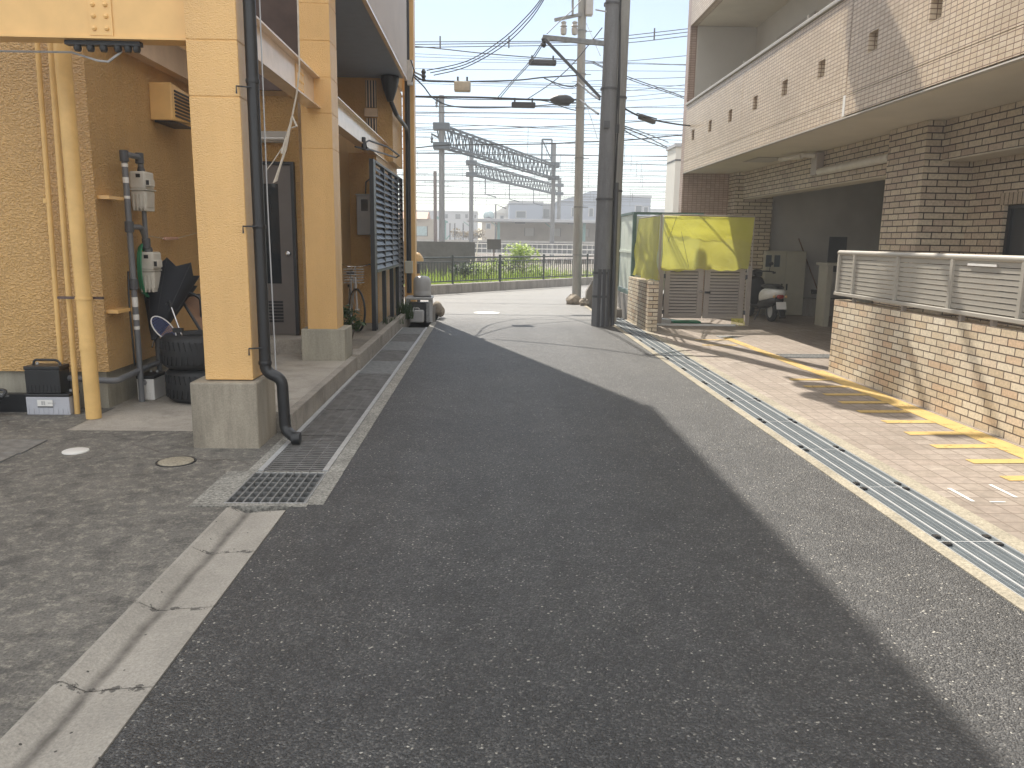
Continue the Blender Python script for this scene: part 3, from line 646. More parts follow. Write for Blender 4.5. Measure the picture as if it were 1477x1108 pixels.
pa, pb, pc = PW(212,340,-3.34), PW(246,344,-3.34), PW(292,334,-3.34)
d = (PW(256,343.5,-3.34)-PW(237,344,-3.34))
MB().bar(pb-d*.5, pb+d*.5, .03, .028).build('tag_body', K['pink'], tg, bevel=.006)
MB().tube([pa, pb-d*.5], .003, 5).tube([pb+d*.5, pc], .003, 5).build('string', K['rope'], tg)

# umbrella hanging behind the lower meter, half folded
um = thing('umbrella', 'black half folded umbrella hanging behind the lower gas meter', 'umbrella', (-3.2,7.7,.5))
apex = at(196,388,8.3); apex = Vector((-3.20,7.50,.56)); 
n = 16; top = Vector((-3.17,7.98,1.18)); vs = []; fs = []
ax = (top-apex).normalized(); sx = ax.orthogonal().normalized(); sy = ax.cross(sx)
rings = 6
for i in range(rings+1):
    u = i/rings
    for k in range(n):
        a = 2*math.pi*k/n; pt = (k % 2 == 0)
        r = (.02+.26*u**.9)*(1.0 if pt else .86+.1*(1-u)); L = (top-apex).length*u*(1.0 if pt else 1.0-.09*u)
        vs.append(apex+ax*L+(sx*math.cos(a)+sy*math.sin(a))*r*(1+.1*math.sin(3*a)))
for i in range(rings):
    for k in range(n): k2 = (k+1) % n; fs.append((i*n+k,i*n+k2,(i+1)*n+k2,(i+1)*n+k))
MB().add(vs, fs).build('canopy', K['navy'], um, smooth='all')
MB().tube([apex-ax*.08, top+ax*.02], .008, 6).build('shaft', K['chrome'], um, smooth=True)
rb = MB()
for k in range(0, n, 2): rb.tube([vs[k], vs[3*n+k], vs[rings*n+k]], .004, 5)
rb.build('ribs', K['blackm'], um)

# tyres and the things standing in them
def tyre(z0, cx, cy, label, R=.335, W=.315):
    t = thing('tyre', label, 'tyre', (cx,cy,z0), 'car tyres stacked by the near column')
    pr = [(.20,.03),(.235,.0),(R-.05,.0),(R-.012,.03),(R,.075),(R+.004,W/2),(R,W-.075),(R-.012,W-.03),(R-.05,W),(.235,W),(.20,W-.03),(.195,W/2),(.20,.03)]
    MB().lathe([(r, z+z0) for r, z in pr], (cx,cy,0), 48, cap=False).build('carcass', K['rubber'], t, smooth=True)
    for (za, zb, sh) in ((.05,.13,.05),(.185,.265,-.05)):
        tr = MB()
        for k in range(40):
            a = 2*math.pi*k/40
            p = [(R+.002)*math.cos(a), (R+.002)*math.sin(a)]; q_ = [(R+.002)*math.cos(a+sh), (R+.002)*math.sin(a+sh)]
            tr.bar((cx+p[0],cy+p[1],z0+za),(cx+q_[0],cy+q_[1],z0+zb), .014, .014)
        tr.build('tread', K['rubber'], t)
tyre(0, -2.74, 7.48, 'lower black car tyre at the bottom of the stack')
tyre(.318, -2.77, 7.47, 'upper black car tyre resting on another with boards and a racket in it')
bd = thing('board', 'brown board with a dark edge leaning in the tyre stack', 'board', (-2.75,7.6,.6))
p0, p1 = Vector((-2.60,7.72,.40)), Vector((-3.02,8.02,.93))
MB().bar(p0, p1, .20, .025, (.6,-.7,.3)).build('panel', K['wood'], bd, bevel=.004)
MB().tube([p0+Vector((-.09,-.07,.02)), p1+Vector((-.09,-.07,.02))], .014, 8).tube([p1+Vector((-.09,-.07,.02)), p1+Vector((.07,.06,.02))], .014, 8).build('edge', K['blackm'], bd)
hd = thing('walking_frame', 'black tubular handle rising behind the brown board', 'walking frame', (-2.6,7.9,.4))
h0 = at(258,417,7.9); h1 = at(286,427,7.9)
MB().tube(arc([h0, h0.lerp(h1,.75), h1+Vector((.02,.0,-.02)), h1+Vector((.03,.0,-.55))], .06), .016, 10).build('handle_tube', K['black'], hd, smooth=True)
MB().tube([h0, h0.lerp(h1,.45)], .021, 10).build('grip', K['rubber'], hd, smooth=True)
rk = thing('racket', 'white rimmed racket with blue strings sticking out of the upper tyre', 'racket', (-2.95,7.4,.55))
rc = at(236,474,7.42); ux = Vector((.62,.1,-.78)).normalized(); uy = Vector((.55,.6,.45)).normalized()
el = [rc+ux*(.14*math.cos(a*.2618))+uy*(.075*math.sin(a*.2618)) for a in range(24)]
MB().tube(el, .006, 6, closed=True).build('rim', K['white'], rk, smooth=True)
s = MB()
for k in range(-5, 6): 
    w_ = .075*math.sqrt(1-(k/6)**2); s.tube([rc+ux*(.14*k/6)-uy*w_, rc+ux*(.14*k/6)+uy*w_], .0018, 4)
for k in range(-3, 4):
    w_ = .14*math.sqrt(1-(k/4)**2); s.tube([rc+uy*(.075*k/4)-ux*w_, rc+uy*(.075*k/4)+ux*w_], .0018, 4)
s.build('strings', K['racket'], rk)
MB().tube([rc+ux*.14, rc+ux*.34], .008, 6).build('shaft', K['blackm'], rk)
bb = thing('metal_rod', 'shiny rod with a black clamp leaning out of the tyre stack', 'rod', (-2.8,7.5,.6))
MB().tube([at(262,484,7.45), at(246,440,7.5)], .009, 8).build('rod', K['chrome'], bb, smooth=True)
MB().tube([at(250,452,7.5), at(244,434,7.5), at(240,440,7.5)], .014, 8).box(at(250,478,7.3).x,at(264,478,7.3).x,7.28,7.32,.66,.70).build('clamp', K['black'], bb)

def battery(name_label, x0_, x1_, y0_, y1_, z0_, z1_, body, lid, label=False, handle=False):
    t = thing('car_battery', name_label, 'battery', ((x0_+x1_)/2,(y0_+y1_)/2,z0_))
    h = z1_-z0_
    MB().box(x0_,x1_,y0_,y1_,z0_,z0_+h*.86).build('case', body, t, bevel=.006)
    MB().box(x0_-.004,x1_+.004,y0_-.004,y1_+.004,z0_+h*.865,z1_).build('lid', lid, t, bevel=.006)
    rb = MB()
    for k in range(9):
        xx = x0_+(x1_-x0_)*(k+.5)/9; rb.box(xx-.003,xx+.003,y0_-.004,y0_,z0_+.01,z0_+h*.3)
    rb.build('rib', body, t)
    if label:
        lb = MB().box(x0_+.10,x1_-.14,y0_-.0065,y0_-.004,z0_+h*.42,z0_+h*.72).build('sticker', K['white'], t)
        MB().box(x0_+.10,x1_-.14,y0_-.0065,y0_-.004,z0_+h*.37,z0_+h*.41).build('sticker_stripe', K['blackm'], t)
        mkk = MB()
        for k in range(2): mkk.box(x0_+.135+k*.018,x0_+.148+k*.018,y0_-.0075,y0_-.0066,z0_+h*.48,z0_+h*.66)
        for k in range(6): mkk.box(x0_+.19+k*.011,x0_+.196+k*.011,y0_-.0075,y0_-.0066,z0_+h*.54,z0_+h*.60)
        mkk.build('sticker_print', K['lgrey'], lb)
    if handle:
        xm = (x0_+x1_)/2
        MB().tube(arc([(xm-.11,y0_+.08,z1_-.01),(xm-.10,y0_+.08,z1_+.045),(xm+.10,y0_+.08,z1_+.045),(xm+.13,y0_+.08,z1_-.01)], .03), .010, 8).build('handle', K['black'], t, smooth=True)
    MB().lathe([(.012,0),(.010,.02)], (x0_+.05,y1_-.05,z1_), 10).lathe([(.012,0),(.010,.02)], (x1_-.05,y1_-.05,z1_), 10).build('terminal', K['galv'], t)
battery('grey car battery with a white sticker standing on the yard', -3.99, -3.62, 6.70, 6.88, 0, .185, K['bgrey'], K['black'], True)
battery('black car battery with a carry handle stacked on the grey one', -3.985, -3.69, 6.71, 6.88, .187, .425, K['black'], K['black'], False, True)
battery('small white battery with a black top behind the gas riser', -3.33, -3.17, 7.36, 7.62, 0, .235, K['white'], K['black'])
fr = thing('folded_cart', 'dark folded cart frame lying against the wall beside the batteries', 'cart', (-4.25,6.6,0))
MB().tube(arc([(-4.9,6.62,.03),(-4.28,6.58,.03),(-4.10,6.66,.22),(-4.25,6.72,.22),(-4.8,6.72,.06)], .08), .014, 8).tube([(-4.6,6.60,.02),(-4.14,6.60,.16)], .018, 8).build('frame', K['blackm'], fr, smooth=True)
MB().tube([(-4.3+.11*math.cos(a*.2618),6.60+.03*math.sin(a*.2618),.09+.085*math.sin(a*.2618)) for a in range(24)], .016, 8, closed=True).build('wheel', K['rubber'], fr, smooth=True)
MB().bar((-4.9,6.64,.20),(-4.12,6.66,.19), .03, .012).bar((-4.9,6.7,.12),(-4.12,6.68,.17), .02, .012).build('slat', K['galv2'], fr)
MB().box(-4.35,-4.05,6.80,6.88,0,.16).build('backboard', K['black'], fr)

# ground covers
tag(MB().lathe([(.09,-.02),(.088,.008),(.08,.011)], (-2.975,5.53,0), 28).build('cleanout_cap', K['white'], origin=(-2.975,5.53,0), smooth=True), 'small round white cap set in the dark concrete yard', 'drain cap')
mh = thing('manhole_cover', 'round pale concrete manhole cover set in the yard beside the plinth', 'manhole cover', (-2.16,5.28,0))
MB().lathe([(.118,-.02),(.117,.006),(.10,.010),(.02,.010)], (-2.16,5.28,0), 32).build('lid', K['paleedge'], mh, smooth=True)
MB().lathe([(.121,-.02),(.121,.004),(.133,.004),(.133,-.02)], (-2.16,5.28,0), 32, cap=False).build('ring', K['blackm'], mh)
for (y0_, y1_, lb) in ((5.455,5.83,'flat grey steel plate on the yard, farther of the two at the left edge'),(5.02,5.45,'flat grey steel plate on the yard, nearer of the two at the left edge')):
    tag(MB().prism([(-4.6,y0_),(-3.32,y0_),(-3.34,y1_),(-4.6,y1_)], 'z', .0, .009).build('cover_plate', K['galv2'], origin=(-3.9,y0_,0)), lb, 'cover plate', 'steel plates on the yard')

# square basin grate
dg = thing('drain_grate', 'square steel bar grate over the catch basin in the yard corner', 'drain grate', (-1.3,4.7,0))
s = MB(); nb = 9
for k in range(nb+1):
    xx = -1.535+.46*k/nb; s.box(xx-.005,xx+.005,4.415,5.012,-.025,.010)
s.build('bars', K['galv2'], dg)
s = MB()
for k in range(7):
    yy = 4.42+.585*k/6; s.box(-1.538,-1.072,yy-.004,yy+.004,-.02,.006)
s.build('cross_bars', K['galv2'], dg)
MB().box(-1.542,-1.538,4.412,5.015,-.03,.009).box(-1.072,-1.066,4.412,5.015,-.03,.009).box(-1.538,-1.072,4.411,4.415,-.03,.009).box(-1.538,-1.072,5.012,5.016,-.03,.009).build('frame', K['galv'], dg)
# left channel gratings
ords = ['first','second','third','fourth','fifth','sixth','seventh','eighth','ninth','tenth','eleventh','twelfth','thirteenth','fourteenth','fifteenth','sixteenth','seventeenth','eighteenth','nineteenth','twentieth']
def chan_grate(solid):
    t = thing('channel_grate', 'x', 'drain grate', (-1.30,5.0,0), 'gratings over the left drain channel')
    s = MB()
    if solid:
        s.box(-1.495,-1.105,5.02,5.96,-.012,.004)
        for k in range(18): s.box(-1.49,-1.11,5.04+k*.051,5.052+k*.051,.004,.0065)
    else:
        for k in range(21): s.box(-1.495,-1.105,5.020+k*.0452,5.039+k*.0452,.0,.004)
        for xx in (-1.40,-1.30,-1.20): s.box(xx-.003,xx+.003,5.01,5.965,-.02,.001)
    s.build('grate_plate', K['galv2'] if solid else K['rustgrate'], t)
    MB().box(-1.533,-1.497,5.01,5.968,-.02,.010).build('edge_angle', K['galv'], t)
    MB().box(-1.103,-1.067,5.01,5.968,-.02,.010).build('edge_angle', K['galv'], t)
    return t
pg, psol = chan_grate(False), chan_grate(True)
solid_at = {4, 6, 8}
firsts = {False: pg, True: psol}; used = set()
for i in range(9):
    so_ = i in solid_at; src = firsts[so_]
    c = src if so_ not in used else copy_tree(src); used.add(so_)
    c.location = (-1.30, 5.055+.965*i, 0)
    c['label'] = ('%s sheet of the left drain counted from the square grate, %s' % (ords[i], 'a pale solid plate' if so_ else 'a dark barred grating'))
# right fine gratings
def fine_grate():
    t = thing('fine_grate', 'x', 'drain grate', (2.58,0,0), 'fine mesh gratings along the right gutter')
    s = MB(); L = .925
    for k in range(73): s.box(2.412,2.748,.004+k*L/73,.0085+k*L/73,-.022,.001)
    for k in range(11): s.box(2.412+k*.0335-.002,2.412+k*.0335+.002,.002,L,-.024,.0015)
    s.build('mesh', K['meshg'], t)
    s = MB()
    for xx in (2.480,2.578,2.690): s.box(xx-.006,xx+.006,.001,L+.001,-.02,.006)
    s.box(2.407,2.412,.0,L+.003,-.03,.006).box(2.748,2.753,.0,L+.003,-.03,.006).box(2.412,2.748,L-.008,L-.001,-.02,.004)
    s.build('bright_bars', K['whiteline'], t)
    for xx in (2.432,2.708):
        for yy in (.035,L-.065): MB().box(xx-.017,xx+.017,yy,yy+.034,.0015,.014).build('rubber_pad', K['black'], t)
    return t
fg = fine_grate()
for i in range(15):
    c = fg if i == 0 else copy_tree(fg)
    c.location = (2.58, 1.995+.929*i-.0, 0)
    c['label'] = '%s fine mesh grating of the right gutter, counted from the near end' % ords[i]
MB_ = None
dgx = thing('floor_grate', 'dark floor grate in the paving at the garage mouth beside the brick wall', 'drain grate', (4.5,10.7,0))
s = MB()
for k in range(16): s.box(4.12+k*.048,4.145+k*.048,10.50,10.82,.004,.012)
s.box(4.10,4.88,10.49,10.50,.004,.013).box(4.10,4.88,10.82,10.83,.004,.013).box(4.10,4.88,10.64,10.66,.004,.010)
s.build('bars', K['galv2'], dgx)
tag(MB().box(3.86,4.16,12.7,12.98,.003,.010).build('access_cover', K['galv2'], origin=(4.0,12.8,0), bevel=.003), 'small square metal access cover at the end of the yellow line', 'access cover')

# --- rope, hook, lamp, clamps
rp = thing('rope', 'pale frayed rope with tape knots hanging before the steel beam', 'rope', (-1.75,7.1,2))
pts = [at(427,-60,7.1), at(430,20,7.1), at(431,70,7.1), at(432,100,7.1), at(428,135,7.1), at(421,170,7.1)]
MB().tube(pts, .0075, 6).build('cord', K['rope'], rp, smooth=True)
e = pts[-1]; s = MB()
s.tube([e, at(412,215,7.1), at(404,240,7.1), at(398,260,7.1), at(394,264,7.1)], [.010,.012,.010,.016,.004], 5)
s.tube([e, at(408,212,7.1), at(392,236,7.1), at(384,246,7.1)], [.006,.005,.004,.003], 5)
s.tube([e+Vector((0,0,.02)), at(428,182,7.1), at(417,186,7.1)], [.008,.012,.004], 5)
s.tube([at(413,200,7.1), at(407,222,7.1)], .014, 5); s.build('frayed_end', K['rope'], rp, smooth=True)
lp = thing('wall_light', 'slim pale tube light fixture above the dark door', 'light', (-2.6,9.8,2.7))
MB().box(-3.05,-2.42,9.74,9.828,2.66,2.79).build('housing', K['innerw'], lp, bevel=.01)
MB().tube([(-3.02,9.72,2.70),(-2.45,9.72,2.70)], .016, 10).build('tube', K['white'], lp, smooth=True)
hk = thing('pole_holder', 'black looped bracket projecting from the far steel beam', 'bracket', (-1.83,11.6,2.95))
c = atx(527,206,-1.80); dirv = Vector((.28,1.9,-.02))
lo = [c, c+Vector((.03,.15,.05)), c+Vector((.20,.9,.05)), c+Vector((.30,1.7,.0)), c+Vector((.24,1.75,-.03)), c+Vector((.12,.9,-.05)), c+Vector((.0,.12,-.07))]
MB().tube(lo, .014, 7, closed=True).build('loop', K['blackm'], hk, smooth=True)
MB().tube([c+Vector((-.02,-.05,-.10)), c+Vector((-.02,-.02,.07))], .03, 8).tube([c+Vector((-.10,-.3,-.09)), c+Vector((.02,.1,-.09))], .012, 6).build('mount', K['blackm'], hk)
ch = thing('cable_clamps', 'row of black clamps with pale cords under the yellow front beam', 'clamps', (-2.8,5.9,2.85))
MB().box(-2.98,-2.46,5.87,5.93,2.855,2.884).build('rail', K['blackm'], ch)
for xx in (-2.90,-2.81,-2.72,-2.62,-2.55,-2.49):
    MB().lathe([(.02,-.04),(.028,-.02),(.025,.0),(.018,.005)], (xx,5.89,2.853), 10).build('clamp', K['black'], ch, smooth=True)
MB().tube([(-5,6.2,2.86),(-3.0,6.0,2.83),(-2.78,5.92,2.76),(-2.70,5.9,2.75),(-2.6,5.9,2.82)], .008, 6).build('cord', K['lgrey'], ch, smooth=True)

# --- louvre screen
ls = thing('louvre_screen', 'tall dark louvred screen on posts along the planting bed', 'screen', (-1.76,12,0))
ys = [12.30,13.35,14.38,15.32,16.10]
for i, yy in enumerate(ys):
    MB().box(-1.80,-1.735,yy-.035 if i else yy-.20,yy+.035,.05,2.72).build('post', K['blackm'], ls)
for a, b_ in zip(ys[:-1], ys[1:]):
    s = MB(); k = 0; zb = 1.06 if b_ < 16 else .15
    z = zb
    while z < 2.62:
        s.add([(-1.735,a+.035,z),(-1.735,b_-.035,z),(-1.785,b_-.035,z+.078),(-1.785,a+.035,z+.078),(-1.729,a+.035,z+.004),(-1.729,b_-.035,z+.004),(-1.779,b_-.035,z+.082),(-1.779,a+.035,z+.082)],
              [(0,1,2,3),(4,7,6,5),(0,4,5,1),(1,5,6,2),(2,6,7,3),(3,7,4,0)])
        z += .094
    s.build('slat_panel', K['louvre'], ls)
MB().box(-1.79,-1.73,12.335,16.06,2.685,2.72).build('top_rail', K['blackm'], ls)
MB().box(-1.79,-1.73,12.335,15.285,1.02,1.055).build('bottom_rail', K['louvre'], ls)
mb = thing('meter_box', 'grey electric meter box with a small dark window behind the louvre post', 'meter box', (-1.95,13.2,1.6))
MB().box(-2.165,-1.925,13.10,13.248,1.60,2.235).build('case', K['lgrey'], mb, bevel=.008)
MB().box(-2.175,-1.915,13.075,13.10,2.235,2.255).build('hood', K['lgrey'], mb)
MB().box(-2.09,-1.98,13.094,13.101,1.985,2.17).build('meter_window', K['glass'], mb)
MB().tube([(-2.03,13.2,2.25),(-2.02,13.2,2.45),(-1.9,13.2,2.55)], .012, 6).build('cable', K['black'], mb)

# bicycle seen behind the second column
def wheel_mb(c, R, n, axis_dir):
    ax = Vector(axis_dir).normalized(); s1 = ax.cross(Vector((0,0,1))).normalized(); s2 = Vector((0,0,1))
    ring = lambda r: [Vector(c)+s1*(r*math.cos(2*math.pi*k/n))+s2*(r*math.sin(2*math.pi*k/n)) for k in range(n)]
    return ring, ax, s1, s2
bk = thing('bicycle', 'old bicycle with silver rims parked behind the second column', 'bicycle', (-2.05,11.9,.13))
def bwheel(c, adir):
    ring, ax, s1, s2 = wheel_mb(c, .3, 32, adir)
    wt = MB().tube(ring(.315), .016, 8, closed=True).build('wheel', K['rubber'], bk, smooth=True)
    MB().tube(ring(.295), .009, 6, closed=True).build('rim', K['chrome'], wt, smooth=True)
    s = MB(); 
    for k in range(0, 32, 2): s.tube([Vector(c)+ax*(.02 if k % 4 else -.02), ring(.29)[k]], .0016, 4)
    s.tube([Vector(c)-ax*.04, Vector(c)+ax*.04], .014, 8); s.build('spokes', K['chrome'], wt)
wf, wr = Vector((-1.99,11.9,.47)), Vector((-2.28,12.85,.47))
bwheel(wf, (.86,.5,0)); bwheel(wr, (.95,.3,0))
s = MB(); hb = wf.lerp(wr,.62)+Vector((0,0,-.02)); st = wf.lerp(wr,.7)+Vector((0,0,.48)); hd_ = wf.lerp(wr,.14)+Vector((0,0,.48))
for a, b_ in ((wf, hd_), (hd_, hb), (hb, st), (hb, wr), (st, wr), (hd_-Vector((0,0,.1)), st)): s.tube([a,b_], .014, 8)
s.build('frame', K['lgrey'], bk, smooth=True)
MB().tube([hd_, hd_+Vector((0,-.02,.16))], .012, 8).tube([hd_+Vector((-.24,.1,.2)), hd_+Vector((-.1,-.05,.17)), hd_+Vector((.1,.02,.17)), hd_+Vector((.2,.2,.2))], .011, 8).build('handlebar', K['chrome'], bk, smooth=True)
MB().sphere(st+Vector((0,0,.05)), .1, 10, 6, (.7,1.3,.4)).build('saddle', K['black'], bk, smooth=True)
bs = MB(); bc = wf+Vector((-.02,-.12,.42))
for k in range(6): bs.tube([bc+Vector((-.14,-.10,k*.04)), bc+Vector((.14,-.10,k*.04)), bc+Vector((.14,.10,k*.04)), bc+Vector((-.14,.10,k*.04))], .003, 4, closed=True)
bs.build('basket', K['galv'], bk)

# plants
def leaves(mb, c, rx, ry, rz, n, size, rng, droop=.3):
    for _ in range(n):
        while True:
            u = Vector((rng.uniform(-1,1), rng.uniform(-1,1), rng.uniform(-1,1)))
            if .15 < u.length < 1: break
        p = Vector(c)+Vector((u.x*rx,u.y*ry,u.z*rz)); a = rng.uniform(0,6.28); t_ = rng.uniform(-.9,.6)-droop
        d = Vector((math.cos(a)*math.cos(t_), math.sin(a)*math.cos(t_), math.sin(t_))); sd = d.cross(Vector((rng.uniform(-.4,.4),rng.uniform(-.4,.4),1))).normalized()
        L = size*rng.uniform(.6,1.3); w_ = L*.27
        mb.add([p, p+d*L*.45+sd*w_, p+d*L, p+d*L*.45-sd*w_], [(0,1,2,3)])
rng = random.Random(3)
sh = thing('shrub', 'small leafy shrub with a crooked stem beside the second column', 'shrub', (-1.72,9.75,.13))
MB().tube([(-1.70,9.75,.10),(-1.72,9.76,.26),(-1.68,9.78,.40),(-1.73,9.80,.56)], [.012,.010,.008,.004], 6).tube([(-1.70,9.77,.33),(-1.80,9.8,.46),(-1.82,9.82,.58)], [.008,.006,.003], 6).tube([(-1.69,9.78,.42),(-1.62,9.75,.50)], [.006,.003], 6).build('stem', K['bark'], sh, smooth=True)
s = MB()
leaves(s, (-1.76,9.80,.60), .13,.14,.11, 95, .085, rng); leaves(s, (-1.65,9.72,.52), .10,.10,.07, 50, .085, rng); leaves(s, (-1.83,9.85,.66), .08,.1,.07, 40, .08, rng)
s.build('foliage', K['leafd'], sh)
def tuft(name, label, c, n, h, spread, mat, rng, w_=.006, cat='weeds'):
    s = MB()
    for _ in range(n):
        a = rng.uniform(0,6.28); r = rng.uniform(0,spread); p = Vector(c)+Vector((r*math.cos(a), r*math.sin(a), 0)); b_ = rng.uniform(0,6.28); l = h*rng.uniform(.5,1.1)
        d = Vector((math.cos(b_), math.sin(b_), 0)); sd = Vector((-d.y, d.x, 0))*w_
        m1 = p+d*l*.15+Vector((0,0,l*.6)); e_ = p+d*l*.45+Vector((0,0,l))
        s.add([p-sd, p+sd, m1+sd*.8, e_, m1-sd*.8], [(0,1,2,3,4)])
    return tag(s.build(name, mat, origin=c), label, cat)
tuft('weeds', 'clump of green weeds at the end of the bed beside the jerry can', (-1.53,14.35,.10), 150, .34, .16, K['leafd'], rng, .008)
tuft('weeds', 'low weeds growing at the foot of the louvre screen', (-1.62,13.2,.13), 70, .12, .22, K['leafd'], rng, .006)

# --- tank, crate, jerry can, blocks at the corner
ck = thing('pump_stand', 'grey plastic bench holding the tank at the far corner', 'stand', (-1.3,14.95,0))
MB().box(-1.56,-1.06,14.72,15.25,.415,.465).build('top', K['lgrey'], ck, bevel=.012)
for xx in (-1.53,-1.10):
    for yy in (14.77,15.2): MB().box(xx-.025,xx+.025,yy-.03,yy+.03,0,.414).build('leg', K['lgrey'], ck)
MB().box(-1.505,-1.125,14.90,15.15,.02,.35).build('drawer', K['dgrey'], ck)
tk = thing('water_tank', 'rounded grey plastic tank standing on the bench at the far corner', 'tank', (-1.26,14.98,.466))
MB().lathe([(.155,.48),(.165,.50),(.168,.56),(.163,.575),(.168,.59),(.168,.74),(.155,.80),(.12,.84),(.06,.855)], (-1.26,14.98,0), 28).build('body', K['lgrey'], tk, smooth=True)
MB().lathe([(.175,.467),(.175,.48)], (-1.26,14.98,0), 28).build('base_ring', K['black'], tk)
jc = thing('jerry_can', 'grey jerry can on the ground under the bench', 'jerry can', (-1.33,14.64,0))
MB().box(-1.47,-1.20,14.56,14.72,0,.235).build('body', K['lgrey'], jc, bevel=.03, seg=3)
MB().tube(arc([(-1.40,14.64,.23),(-1.40,14.64,.27),(-1.30,14.64,.27),(-1.28,14.64,.23)], .02), .012, 8).build('handle', K['lgrey'], jc, smooth=True)
MB().lathe([(.022,.23),(.022,.265)], (-1.45,14.64,0), 12).build('cap', K['dgrey'], jc)
wb = thing('board_stack', 'narrow grey boards stood on end beside the bench', 'boards', (-1.08,14.68,0))
for k in range(3): MB().bar((-1.13+k*.05,14.66+k*.06,0),(-1.13+k*.05,14.69+k*.06,.36-.03*k), .03, .06).build('board', (K['galv2'],K['lgrey'],K['wallc'])[k], wb)
rkk = thing('rubble_bag', 'crumpled pale bag slumped beside the grey bench', 'bag', (-.98,15.4,0))
s = MB(); s.sphere((-1.0,15.35,.22), .13, 12, 8, (.8,1,1.0)).sphere((-.95,15.6,.13), .11, 12, 8, (.8,1,1.1)); s.build('bag_body', K['rock'], rkk, smooth=True)
lm = thing('warning_lamp', 'orange capped warning lamp on a dark post behind the building corner', 'lamp', (-1.36,15.9,0))
q = at(602,372,16.6)
MB().tube([(q.x,16.6,0),(q.x,16.6,q.z-.12)], .055, 12).build('post', K['dgrey'], lm, smooth=True)
MB().lathe([(.13,-.07),(.13,-.02),(.10,.04),(.05,.10),(.02,.11)], (q.x,16.6,q.z), 16).build('cap', K['orange'], lm, smooth=True)
st_ = MB()
for k in range(3): st_.lathe([(.0565,-.04),(.0565,.04)], (q.x,16.6,.35+k*.22), 12, cap=False)
st_.build('stripe', K['orange'], lm)
wa = thing('wire_anchor', 'white insulator bracket holding service wires on the building corner', 'bracket', (-1.45,16.1,5))
q = at(597,104,15.9); q2 = at(611,110,15.9)
MB().bar(q, q2, .03).build('arm', K['lgrey'], wa)
MB().lathe([(.02,-.13),(.045,-.10),(.03,-.07),(.05,-.03),(.03,0),(.05,.05),(.02,.10)], (q2.x,15.9,q2.z+.03), 12).build('insulator', K['dgrey'], wa, smooth=True)
MB().box(q.x-.12,q.x-.02,15.8,15.9,q.z-.25,q.z+.2).build('plate', K['galv'], wa)
MB().tube([q+Vector((-.05,-.1,.2)), q+Vector((.02,-.1,.0)), q+Vector((-.03,-.1,-.2))], .012, 6).build('cable', K['black'], wa)

# ================================================================== RIGHT BUILDING
RB = thing('apartment_block', 'pink tiled apartment block with an open balcony over a brick ground floor garage', 'building', (5.3,17.5,0))
XB = 4.25
def holed_wall(mb, x0, x1, y0, y1, z0, z1, holes, hy, z2, z3):
    mb.box(x0,x1,y0,y1,z0,z2).box(x0,x1,y0,y1,z3,z1)
    e = y0
    for h in sorted(holes):
        mb.box(x0,x1,e,h-hy/2,z2,z3); e = h+hy/2
    mb.box(x0,x1,e,y1,z2,z3)
MB().box(XB,XB+.15,9.64,17.46,3.06,3.284).box(XB-.03,XB+.15,2,9.56,3.06,3.284).build('balcony_fascia', K['tile'], RB)
s = MB(); holed_wall(s, XB,XB+.15,9.64,13.60,3.292,4.44, (10.41,11.67,12.93), .21, 3.66, 3.87)
holed_wall(s, XB,XB+.15,13.61,17.46,3.292,4.44, (14.24,15.51,16.78), .21, 3.66, 3.87); s.build('balcony_wall', K['tile'], RB)
s = MB(); holed_wall(s, XB-.03,XB+.15,2,9.56,3.292,4.44, (3.9,5.19,6.47,7.76,8.99), .21, 3.66, 3.87); s.build('balcony_wall', K['tile'], RB)
MB().box(XB+.02,XB+.14,2.0,17.45,3.284,3.292).box(XB+.03,XB+.13,9.56,9.64,3.30,4.44).build('joint', K['dgrey'], RB)
MB().box(XB-.025,XB+.02,9.565,9.635,3.06,3.30).build('joint_cover', K['white'], RB)
MB().box(XB-.05,XB+.19,2,9.6,4.445,4.50).box(XB-.03,XB+.19,9.6,17.46,4.445,4.50).build('rail_cap', K['alu'], RB, bevel=.012)
rs = MB()
for yy in (11.2,13.9,15.9): rs.tube([(XB+.08,yy,4.5),(XB+.08,yy,4.62)], .016, 8)
rs.build('rail_stub', K['alu'], RB)
MB().tube([(XB+.5,10.6,3.3),(XB+.5,10.6,6.05)], .03, 10).build('balcony_pipe', K['alu'], RB, smooth=True)
# soffit slab and the storeys above
MB().box(XB+.01,9.6,2,17.46,3.045,3.058).build('soffit', K['soffit'], RB)
MB().box(XB-.026,XB+.04,2,17.46,3.03,3.044).build('drip_edge', K['innerw'], RB)
MB().box(XB+.15,9.6,2,17.46,3.06,3.25).build('balcony_floor', K['innerw'], RB)
bw = MB().box(5.65,9.6,2,17.4,3.25,7.4); bw.build('back_wall', K['innerw'], RB)
for (a, b_) in ((10.9,12.9),(14.2,15.9),(6.5,9.2)):
    wn_ = MB().box(5.60,5.648,a,b_,3.35,5.45).build('window', K['glass2'], RB)
    MB().box(5.58,5.66,a-.05,a,3.3,5.5).box(5.58,5.66,b_,b_+.05,3.3,5.5).box(5.58,5.66,a,b_,5.45,5.5).box(5.585,5.60,(a+b_)/2-.03,(a+b_)/2+.03,3.35,5.45).build('frame', K['alud'], wn_)
MB().box(XB,XB+.15,2,17.46,6.07,7.55).build('balcony_wall', K['tile'], RB)
MB().box(XB+.15,9.6,2,17.46,6.06,6.3).build('upper_floor', K['soffit'], RB)
MB().box(5.5,9.6,2,17.46,7.4,7.55).build('roof', K['innerw'], RB)
h_ = MB().box(4.75,5.2,14.0,14.8,3.035,3.044).build('access_hatch', K['innerw'], RB); MB().box(4.72,5.23,13.97,14.83,3.039,3.0445).build('hatch_frame', K['alud'], h_)
